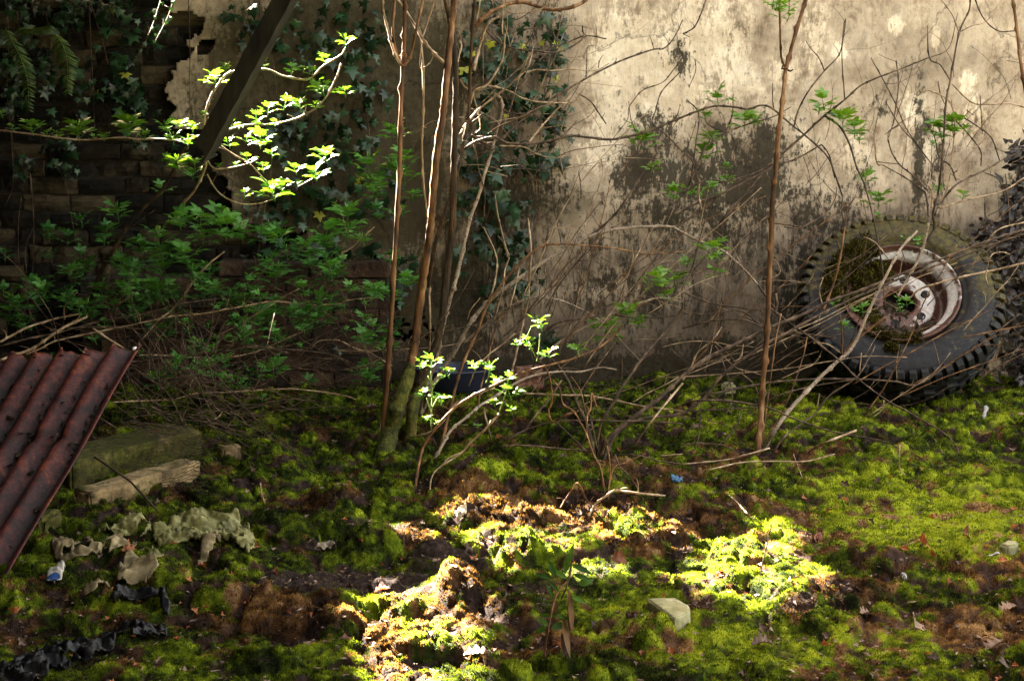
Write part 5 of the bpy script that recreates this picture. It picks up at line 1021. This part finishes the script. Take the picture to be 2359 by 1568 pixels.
for lb, s, w, y0, y1, mk in [('thin grey stick lying across the moss below the low branches', '11:1100,1515 1300,1510 1500,1530 1700,1545', 4, 5.3, 5.35, 'b'), ('long thin stick curving over the moss from centre to right', '11:1150,1470 1300,1390 1500,1345 1700,1335 1900,1340 2100,1340 2358,1360', 4, 5.45, 5.55, 'b'),
      ('long slack stem running horizontally across the middle of the fan of branches', '11:1250,1150 1500,1160 1700,1165 1900,1200 2100,1240 2358,1270', 4, 5.65, 5.6, 'l'), ('dark leaning stick between the mossy base and the fan of stems', '11:1520,1060 1440,1180 1350,1290 1260,1420', 5, 5.6, 5.4, 'b'),
      ('short pale stick lying in moss left of the right sunlit patch', '22:310,280 370,330 445,410', 5, 4.9, 4.65, 'l'), ('thin bare stalk standing in the sunlit moss at right', '22:620,460 590,600 550,760 525,900 515,1050 495,1180 510,1260', 2.5, 4.0, 3.95, 'b'),
      ('thin pale dry grass stalk bent over the moss at right', '22:1640,580 1620,600 1500,640', 2, 4.45, 4.4, 'l'), ('pale forked twig near the small white flake at centre', '11:2358,1568 2200,1580', 3, 5.2, 5.2, 'l'), ('pale twig hooked out of moss at left of the brown hump', '02:1800,200 1805,260 1830,340', 3, 4.75, 4.6, 'l'),
      ('short bent twig standing above the left sunlit patch', '12:830,-10 740,30 670,120 620,210 610,250', 3.2, 5.3, 5.05, 'l'), ('dry twig lying diagonally right of the pale concrete slab', '22:240,1520 290,1550 340,1568', 5, 3.5, 3.45, 'l'), ('thin white filament hanging in front of the bright moss at right', '22:1500,-60 1495,60 1500,100 1540,150', 2, 5.0, 4.9, 'l'),
      ('thin pale thread-like stem bent above the moss right of the sapling', '22:765,0 790,70 830,170', 2.2, 5.1, 4.9, 'l'), ('slanting bare twig ending near the shell fragment', '11:1470,1340 1560,1420 1690,1548', 4, 5.45, 5.3, 'b')]:
    q = MB(); p0 = P(*pp(s)[0], y0); limb(q, s, w, w * .8, y0, y1); o_ = q.build('fallen_stick', MAT[mk], None, p0); o_.location = p0; tag(o_, lb, 'stick')

# ---------------------------------------------------------------- left leafy elder
tL = plant('elder_shrub', 'leafy green elder shrub whose thin branches fill the dark left side', 'shrub', G(180, 870))
branches(tL, [('00:-40,897 0,903 220,928 440,958 600,968 830,952 960,965 1100,960 1250,972 1390,935 1540,908 1700,865 1850,862 2000,835 2090,800 2180,750 2260,660 2330,520 2358,440', 4, 4, 5.95, 5.85, 'l'),
    ('00:1215,1530 1230,1450 1340,1320 1410,1180 1425,1090 1410,900 1420,780 1460,660 1500,600 1560,520 1640,490 1770,478 1860,485 1950,525 2080,550 2150,540 2230,460 2358,380 10:30,330', 6, 4, 6.05, 5.85, 'l'),
    ('01:600,620 640,480 650,450 720,260 800,140 880,0 00:1000,1430 1100,1340 1180,1210 1250,1080 1330,960', 11, 6, 6.2, 6.0, 'd'), ('00:1430,1100 1460,1150 1510,1170 1620,1155 1720,1130 1780,1100', 3.5, 3, 5.95, 5.9, 'l'),
    ('00:1490,985 1600,1060 1720,1130 1790,1200 1860,1280', 4, 3, 5.95, 5.9, 'l'), ('00:1430,1205 1500,1320 1600,1390 1700,1412 1800,1405 1880,1380', 4, 3, 5.95, 5.9, 'l'), ('00:2060,1290 2160,1235', 3, 3, 5.95, 5.95, 'l'), ('00:1500,1015 1600,1060', 2.5, 2.5, 5.95, 5.95, 'b'),
    ('01:0,920 200,850 300,790 430,700 600,620', 6.5, 7, 5.7, 6.0, 'l'), ('01:0,795 100,740 200,690 400,630 560,600', 6, 4, 5.8, 6.1, 'l'), ('01:0,825 200,770 400,730 700,650 1000,600 1250,530 1550,490 1570,470', 4.5, 3.2, 5.8, 6.2, 'b'), ('01:180,880 280,840 380,790 600,740 900,680 1180,620 1400,600 1700,545 1900,515 2150,540 2358,530', 4, 3.6, 5.85, 6.2, 'l'),
    ('01:440,700 700,690 900,700 1050,720 1120,790 1155,885', 3.2, 3, 5.9, 6.0, 'b'), ('01:960,885 1200,890 1480,905 1700,880 1850,830 2000,760 2150,700', 3.4, 2.4, 5.9, 6.2, 'l'), ('01:800,930 1000,925 1300,870 1450,830 1700,820 1900,840 2150,860 2300,890 2420,940', 4, 4, 5.9, 6.1, 'b'),
    ('01:640,700 760,780 860,840', 5.5, 4, 5.9, 5.95, 'l'), ('01:980,780 1100,640 1200,560 1350,360 1440,260 1550,170', 3, 4, 6.0, 6.1, 'l'), ('01:445,640 445,560 480,500 535,450', 3.5, 2.5, 6.0, 6.0, 'l'), ('01:820,530 920,470 1000,400 1100,370', 3.4, 2, 6.05, 6.1, 'l'), ('01:590,420 650,410 770,430 880,410 930,370', 2.6, 2, 6.05, 6.1, 'b'),
    ('01:1190,670 1070,760 1040,850 1060,900', 2.6, 2, 6, 6, 'b'), ('01:1230,565 1400,640 1550,645', 3, 2.4, 6.1, 6.1, 'b'), ('01:1600,500 1700,380 1760,290 1755,200', 3, 3.6, 6.2, 6.3, 'b'), ('01:2060,390 2180,340 2260,280 2300,200', 3, 3, 6.2, 6.2, 'b'), ('01:2000,590 2150,470 2300,310', 3.4, 3, 6.2, 6.2, 'b'),
    ('01:780,1210 1000,1200 1200,1190 1350,1150 1600,1140 1900,1120 2100,1125 2358,1160 11:100,1190', 3.4, 3, 5.55, 5.9, 'l'), ('01:1280,1170 1400,1190 1500,1240 1650,1290 1780,1290 1815,1245', 2.6, 2, 5.6, 5.7, 'b'), ('01:2140,850 2200,790 2300,780 2358,790 11:100,840 200,870 350,960', 3.2, 2.6, 6.1, 6.1, 'l'), ('01:1830,830 1900,880 2050,970 2200,1000 2280,1080 2340,1140', 3.4, 2.6, 6.0, 5.9, 'b'),
    ('11:0,180 60,150 150,70 230,0', 4, 3, 6.2, 6.2, 'l'), ('11:0,520 100,500 260,490', 3, 2, 6.2, 6.2, 'l'), ('11:0,920 90,980 200,1050 340,1110', 2.6, 2, 6.0, 5.9, 'b'), ('01:400,905 520,915 640,890 760,850', 2.6, 2, 5.8, 5.9, 'b'), ('01:1310,1130 1330,1060 1440,950', 2.4, 2, 5.7, 5.8, 'l'),
    ('01:1540,1270 1510,1310 1480,1330', 3, 3, 5.55, 5.5, 'l'), ('01:1240,1020 1270,900 1250,800', 3, 2, 5.8, 5.9, 'b')])
shoots(tL, '00:100,890,90 330,930,90 400,945,110 720,955,100 1000,950,110 640,960,70 1450,900,90 1650,880,80 1780,860,80 1900,860,90 20,800,90 230,900,180 550,930,240 890,900,240 1160,900,180 1240,870,120 1330,890,120 1500,560,180 1560,480,110 1830,450,100 2010,500,120 2100,490,90 2160,510,110 2240,420,110 2190,590,130 2250,640,200 1960,730,160 1850,770,140 2080,740,150 2180,740,110 1770,820,140 1610,870,110 1590,1000,130 1700,970,110 1800,990,200 1720,1100,120 1880,1070,110 1400,800,80 1200,970,150 1300,990,160 1230,1150,200 1350,1160,150 1150,1110,100 1690,1350,130 1820,1170,110 1900,1340,260 1950,1300,160 2050,1180,130 2190,1210,200 2260,1090,180 2060,1270,60 1520,1150,60 1630,1140,60 10:30,300,160 10:30,650,120', 5.9, m_leaf, .55, dense=.85, k=.88)
shoots(tL, '00:820,1500,150 1250,1560,150 1380,1550,150 1530,1550,180 1120,1330,100 1330,1230,100 01:1100,110,190 990,170,160 1180,220,190 1300,240,200 1130,330,150 1330,330,120 850,300,140 920,330,120 590,310,140 570,230,110 500,330,120 720,110,90 1400,100,160 1560,60,200 1680,80,150 1820,90,140 1930,110,150 1870,300,150 1900,390,220 2110,460,120 2140,170,130 2250,180,180 2230,90,180 1700,560,150 1750,480,140 1600,560,120 1410,500,150 1130,500,190 1190,470,140 1060,510,140 920,560,140 850,480,120 590,590,160 490,540,150 720,460,150 780,570,100 940,640,80 230,440,170 330,490,140 110,560,150 60,640,150 170,700,140 20,470,100 1660,690,130 1800,690,200 1900,610,110 2200,590,180 2170,690,190 2060,630,120 1440,700,60 1310,740,70', 6.1, m_leafd, .5, name='shaded_foliage', k=1.3)
shoots(tL, '01:1470,860,110 1480,1030,200 1640,1090,150 1240,980,100 1370,970,100 1100,1080,170 1560,940,120 1560,1110,130 1900,1030,180 1810,1195,60 1560,780,60 1280,670,60 2070,830,70 1130,1000,80', 5.85, m_leafd, .6, name='low_foliage', k=1.2)
shoots(tL, 'D:' + ' '.join('%d,%d,%d' % (rnd.uniform(180, 900), rnd.uniform(620, 900), rnd.uniform(30, 60)) for _ in range(46)), 5.95, m_leafd, .5, name='scattered_foliage', dense=.7)
shoots(tL, '10:390,960,170 190,1170,190 250,1300,170 370,1180,150 440,1250,200 430,1110,140 210,1360,120 490,1370,120 50,1540,230 380,1490,130 11:30,80,190 160,110,120 60,450,110 170,430,80 210,500,90 170,540,90 300,430,90 440,400,150 500,390,80 230,720,130 150,790,100 300,850,100 370,840,80 30,730,60 20,250,90', 6.15, m_leafd, .8, name='right_foliage', k=1.15)
# dark mass of background leaves behind the tangle
q = MB(); qs = q
for k in range(60):
    px = rnd.uniform(0, 930); py = rnd.gauss(700, 90)
    if py > 900 or py < 500: continue
    elder(q, qs, P(px, py, 6.5 + rnd.uniform(-.1, .2)), rnd.uniform(.07, .12), tone=.1, dense=.6)
q.build('rear_foliage', m_leafd, tL, tL.location)
# bramble tangle
bt = plant('bramble_tangle', 'tangle of thin brown bramble stems heaped right of the rusty sheet', 'bramble', G(390, 960))
def arcs(n, box, Y, Lr, wr, mats, parent, nm='stem', most=999):
    for mk in mats:
        q = MB()
        for k in range(n):
            if k < most: q = MB()
            elif k == most: q = MB()
            x_, y_ = rnd.uniform(box[0], box[2]), rnd.uniform(box[1], box[3]); a = rnd.choice([rnd.gauss(0, .45), rnd.uniform(0, 3.14)]); Ln = rnd.uniform(*Lr); cv = rnd.uniform(-1.1, 1.1); pts = []
            Yd = Y - (y_ - box[1]) / (box[3] - box[1]) * .55 + rnd.uniform(-.12, .12); p0 = P(x_, y_, Yd); dx = Vector((math.cos(a), rnd.uniform(-.3, .3), math.sin(a)))
            p = p0
            for i in range(7):
                pts.append(p); ang = a + cv * i / 6 + rnd.uniform(-.15, .15); p = p + Vector((math.cos(ang), rnd.uniform(-.25, .25), math.sin(ang))) * Ln / 6
            pts = [Vector((v.x, min(v.y, 6.9), max(v.z, GH(v.x, v.y) + .004))) for v in pts]
            C_ = cr(pts, 4); w_ = rnd.uniform(*wr) / 2; tube(q, C_, np.linspace(w_, w_ * .5, len(C_)), 4, a=rnd.random())
            if k < most: q.build(nm, MAT[mk], parent, parent.location)
        if n > most: q.build('fine_' + nm + 's', MAT[mk], parent, parent.location)['kind'] = 'stuff'
arcs(62, (260, 850, 560, 990), 5.75, (.15, .5), (.0025, .0045), 'bb', bt, most=45); arcs(30, (300, 800, 800, 930), 6.1, (.2, .6), (.002, .005), 'b', bt, most=8)
arcs(20, (0, 740, 900, 860), 6.25, (.3, .8), (.002, .006), 'bb', tL, 'twig')
arcs(14, (1300, 560, 1900, 900), 6.3, (.15, .5), (.0018, .0035), 'bl', tF, 'twig'); arcs(12, (1150, 850, 1900, 1000), 5.9, (.2, .6), (.002, .004), 'bb', tF, 'twig')
arcs(14, (1050, 50, 1300, 420), 6.4, (.2, .5), (.002, .004), 'bl', tC, 'twig'); arcs(12, (1900, 100, 2340, 480), 6.5, (.12, .35), (.0016, .003), 'bl', tH, 'twig')

def fan(n, box, Y, ang, sd, Lr, wr, mats, parent, nm='twig'):
    for k in range(n):
        x_, y_ = rnd.uniform(box[0], box[2]), rnd.uniform(box[1], box[3]); a = rad(rnd.gauss(ang, sd)); Ln = rnd.uniform(*Lr); q = MB(); w_ = rnd.uniform(*wr)
        p = P(x_, y_, Y + rnd.uniform(-.2, .2)); pts = [p]; sg = rnd.choice((-1, 1)); dy = rnd.uniform(-.1, .25)
        for i in range(6):
            a += rad(rnd.uniform(-9, 9) + 2 * sg); p = p + Vector((math.cos(a), dy, math.sin(a))) * Ln / 6; pts.append(p)
        pts = [Vector((v.x, min(v.y, 6.92), max(v.z, GH(v.x, v.y) + .004))) for v in pts]
        C_ = cr(pts, 3); rr = np.linspace(w_ / 2, w_ * .25, len(C_)); rr[3::3] *= 1.5; tube(q, C_, rr, 5, a=rnd.random())
        for i in (2, 3, 4, 5):
            if rnd.random() < .55:
                b_ = a + rad(rnd.choice((-1, 1)) * rnd.uniform(28, 60)); l2 = Ln * rnd.uniform(.08, .3); e_ = pts[i] + Vector((math.cos(b_), rnd.uniform(-.3, .3), math.sin(b_))) * l2
                e_.y = min(e_.y, 6.92); mid = (pts[i] + e_) / 2 + Vector((rnd.uniform(-.01, .01), 0, .012)); tube(q, cr([pts[i], mid, e_], 3), np.linspace(w_ * .32, w_ * .16, 7), 4, a=rnd.random())
        q.build(nm, MAT[rnd.choice(mats)], parent, parent.location)
fan(24, (1180, 640, 1750, 1000), 5.95, 38, 16, (.35, 1.1), (.003, .0065), 'blo', tF)  # pale and orange bark stands in for sunlight on these twigs
fan(16, (1150, 700, 1500, 960), 5.9, 55, 15, (.3, .8), (.003, .006), 'lb', tE)
fan(11, (1750, 650, 2250, 960), 5.75, 35, 18, (.3, .9), (.0028, .006), 'blo', tH)
fan(26, (1650, 300, 2300, 620), 6.4, 75, 22, (.15, .45), (.002, .004), 'bb', tH)
fan(12, (1300, 300, 1700, 600), 6.4, 50, 25, (.15, .5), (.002, .004), 'bb', tD)
fan(10, (150, 760, 850, 900), 6.1, 20, 25, (.3, .9), (.003, .006), 'bbl', tL)
fan(14, (1050, 100, 1250, 500), 6.3, 60, 30, (.2, .5), (.0025, .0045), 'lb', tC)
# ---------------------------------------------------------------- foreground weed
tW = plant('weed', 'tall out-of-focus green weed with withered brown leaves in the foreground', 'weed', G(1250, 1600))
branches(tW, [('12:1385,1620 1395,1480 1415,1300 1440,1150 1475,1000 1520,920 1570,860 1590,760', 3.5, 5, 3.45, 3.55, 'o'), ('12:1520,1000 1560,900 1600,700', 4, 3, 3.55, 3.55, 'b')], 'stem')
q = MB()
for (x_, y_, dx, dz, Ln, w_) in [(1565,760,.25,1,.055,.013),(1590,760,1,-.35,.06,.014),(1560,860,-.7,.5,.05,.012),(1480,860,-.3,.9,.05,.014),(1440,860,-.8,.3,.04,.012),(1600,830,.8,-.1,.05,.012),(1510,960,-.6,.7,.05,.009),(1470,1000,-.4,.9,.05,.008),(1590,980,.9,-.3,.045,.013),(1490,1110,.8,-.3,.04,.012),(1470,1120,-1,.1,.04,.010),(1430,1180,-.6,.4,.04,.016),(1450,1200,.9,.2,.045,.018),(1420,1190,-.9,-.4,.035,.014),(1545,830,.1,1,.06,.012),(1640,900,.7,.3,.04,.02),
        (1420,1520,-1,.2,.05,.02),(1440,1500,.7,.6,.05,.022),(1500,1500,.9,.3,.04,.024),(1380,1540,-.8,.5,.04,.016),(1450,1560,.9,-.2,.05,.018),(1460,1440,-.2,1,.03,.010)]:
    px, py = pp('12:%g,%g' % (x_, y_))[0]; leaflet(q, P(px, py, 3.5), Vector((dx, rnd.uniform(-.4, .2), dz)), Vector((0, -1, .6)), Ln * 1.0, w_ * 1.1, rnd.random(), .3)
m_weed = leafmat('weed_leaf', (.015, .05, .006), (.06, .13, .012), .3, .6, .2); q.build('leaves', m_weed, tW, tW.location); q = MB()
for (x_, y_, Ln) in [(1565,930,.10),(1575,1000,.09),(1530,1130,.11),(1520,1230,.09),(1480,1010,.04),(1570,1080,.06)]:
    px, py = pp('12:%g,%g' % (x_, y_))[0]; leaflet(q, P(px, py, 3.5), Vector((rnd.uniform(-.15, .15), 0, -1)), Vector((1, -1, 0)), Ln, .022, rnd.random(), rnd.uniform(-.2, .3))
m_wither = leafmat('withered_leaf', (.02, .012, .006), (.10, .05, .018), .15); q.build('withered_leaves', m_wither, tW, tW.location)

# ---------------------------------------------------------------- dead leaves and litter
m_dleaf = leafmat('dead_leaf', (.04, .024, .018), (.22, .15, .115), .15, .7, .3, (1.2, .9, .6))
m_dleafr = leafmat('russet_dead_leaf', (.10, .035, .018), (.36, .14, .06), .2, .7, .3, (1.3, .8, .5))
def oak(name, label, px, py, size, mat, tilt=.4, az=None, group=None, lobes=4, tone=None, stand=False):
    q = MB(); az = rnd.uniform(0, 6.28) if az is None else az; n = 16; V = []; tn = rnd.random() if tone is None else tone
    for i in range(n + 1):
        s_ = i / n; w_ = (.12 + .30 * math.sin(math.pi * min(1, s_ * 1.05)) ** .8) * (1 + .38 * math.cos(s_ * lobes * 2 * math.pi + .5)) * (.15 if i in (0, n) else 1)
        cz = .10 * math.sin(s_ * 3.1 + az) + .05 * rnd.uniform(-1, 1) 
        for k_ in (-1, -.5, 0, .5, 1): V.append(Vector(((s_ - .5), w_ * k_ * .85, cz + tilt * .5 * abs(k_) ** 1.5 * w_ * 1.6 + rnd.uniform(-.012, .012))) * size)
    f = [(5 * i + k_, 5 * i + k_ + 1, 5 * i + k_ + 6, 5 * i + k_ + 5) for i in range(n) for k_ in range(4)]
    q.add(V, f, tn); o_ = q.build(name, mat, None)
    g = G(px, py); o_.location = g + Vector((0, 0, size * (.42 if stand else .12) + .008)); o_.rotation_euler = (rnd.uniform(-.3, .3) + (1.2 if stand else 0), rnd.uniform(-.4, .4), az)
    return tag(o_, label, 'leaf', group)
for a in [('russet and grey curled oak leaf beside the right end of the upper sunlit patch', 1422, 1318, .062, m_dleafr, .9, .6, True), ('tan upright oak leaf in the moss near the right foreground', 2105, 1462, .065, m_dleaf, .5, 1.2, True), ('dark reddish pointed leaf standing on the brightest green moss at right', 2218, 1250, .06, m_dleafr, .8, .9, True),
          ('reddish brown narrow leaf standing left of the brightest moss', 2122, 1275, .06, m_dleafr, .6, 1.5, True), ('wide pale brown oak leaf lying flat at bottom centre', 1100, 1510, .075, m_dleaf, .3, .1, False), ('pale oak leaf lying on brown moss near the lower right corner', 2295, 1500, .07, m_dleaf, .5, .4, False),
          ('pinkish dead leaf resting on moss below the tyre side of the foreground', 2320, 1412, .055, m_dleaf, .4, .2, False), ('tan dead leaf lying right of the pale concrete slab', 1995, 1425, .05, m_dleaf, .6, .5, False), ('pale upright leaf stub right below the concrete slab', 1770, 1465, .045, m_dleaf, .6, 1.3, True),
          ('curved pale leaf lying below the concrete slab to the right', 1755, 1492, .06, m_dleaf, .7, .1, False), ('flat brown leaf on the moss at the foot of the rag heap', 700, 1065 + 140, .035, m_dleaf, .5, .4, False), ('curled leaf beside the orange stalks at centre', 1300, 1052, .055, m_dleaf, .5, .3, False),
          ('pale leaf lying between the fan of branches and the tyre', 1605, 1002, .06, m_dleaf, .5, .2, False), ('white-backed leaf lying below the tyre on bright moss', 1895, 960, .035, m_dleaf, .3, .8, False), ('dead leaf stuck to the moss at the far right edge under the tyre', 2355, 975, .05, m_dleaf, .4, .2, False),
          ('brown leaf standing in a dark hollow at bottom right', 2300, 1540, .06, m_dleaf, .6, 1, True), ('orange leaf standing on its edge near the right patch of moss', 2145, 1292, .035, m_dleafr, .5, 1.4, True), ('rust coloured leaf under the sunlit brown hump at left of centre', 880, 1375, .05, m_dleafr, .6, .2, False),
          ('crumpled pale leaf at the base of the left wall stub', 545, 875, .08, m_dleaf, .6, .2, False), ('thin pale leaf resting beside the mossy tree base', 860, 950, .06, m_dleaf, .6, .3, False), ('brown leaf lying above the left cream rag', 300, 1292, .05, m_dleafr, .6, .3, False)]:
    oak('dead_leaf', a[0], a[1], a[2], a[3], a[4], a[5], a[6], stand=a[7])
src = [oak('leaf_scrap', 'tiny curled scrap of dry brown leaf caught in the moss', rnd.uniform(0, 2350), rnd.uniform(1000, 1560), .022, rnd.choice([m_dleaf, m_dleaf, m_dleafr]), .8, None, 'scattered tiny leaf scraps', 2) for k in range(8)]
for k in range(270):
    s_ = rnd.choice(src); c_ = s_.copy(); col.objects.link(c_); py = 930 + 630 * rnd.random() ** .8; px = rnd.uniform(0, 2358)
    c_.location = G(px, py, .010); c_.rotation_euler = (rnd.uniform(-.9, .9), rnd.uniform(-.9, .9), rnd.uniform(0, 6.28)); k_ = rnd.uniform(.5, 1.7); c_.scale = (k_, k_ * rnd.uniform(.5, 1), k_)
# loose crumbs of bark and soil: uncountable
q = MB(); m_crumb = simple('crumbs', [(.02, .012, .008), (.10, .065, .045), (.3, .22, .17)], 60, .9, .2)
n = 7000; PX = R.uniform(0, 2358, n); PY = 960 + 620 * R.rand(n)
XX = []; YY = []
for a_, b_ in zip(PX, PY): g = G0(a_, b_); XX.append(g.x); YY.append(g.y)
XX = np.array(XX); YY = np.array(YY); so_, br_ = masks(XX, YY); kp = R.rand(n) < (.25 + so_ * .75); XX = XX[kp]; YY = YY[kp]; ZZ = H(XX, YY); m = len(XX)
ctr = np.stack([XX, YY, ZZ + .004], -1); a = R.normal(size=(m, 4, 3)) * np.array([1, 1, .4]); a *= (R.uniform(.002, .008, m))[:, None, None]
V = (ctr[:, None] + a).reshape(-1, 3); base_ = np.arange(m)[:, None] * 4
F = np.concatenate([base_ + np.array([[0, 1, 2]]), base_ + np.array([[0, 2, 3]]), base_ + np.array([[0, 3, 1]])])
tag(mesh('leaf_litter', V, F, m_crumb, smooth=False, attrs={'tone': np.repeat(R.rand(m), 4)}), 'loose crumbs of bark and leaf over the moss and bare soil', 'litter', kind='stuff')
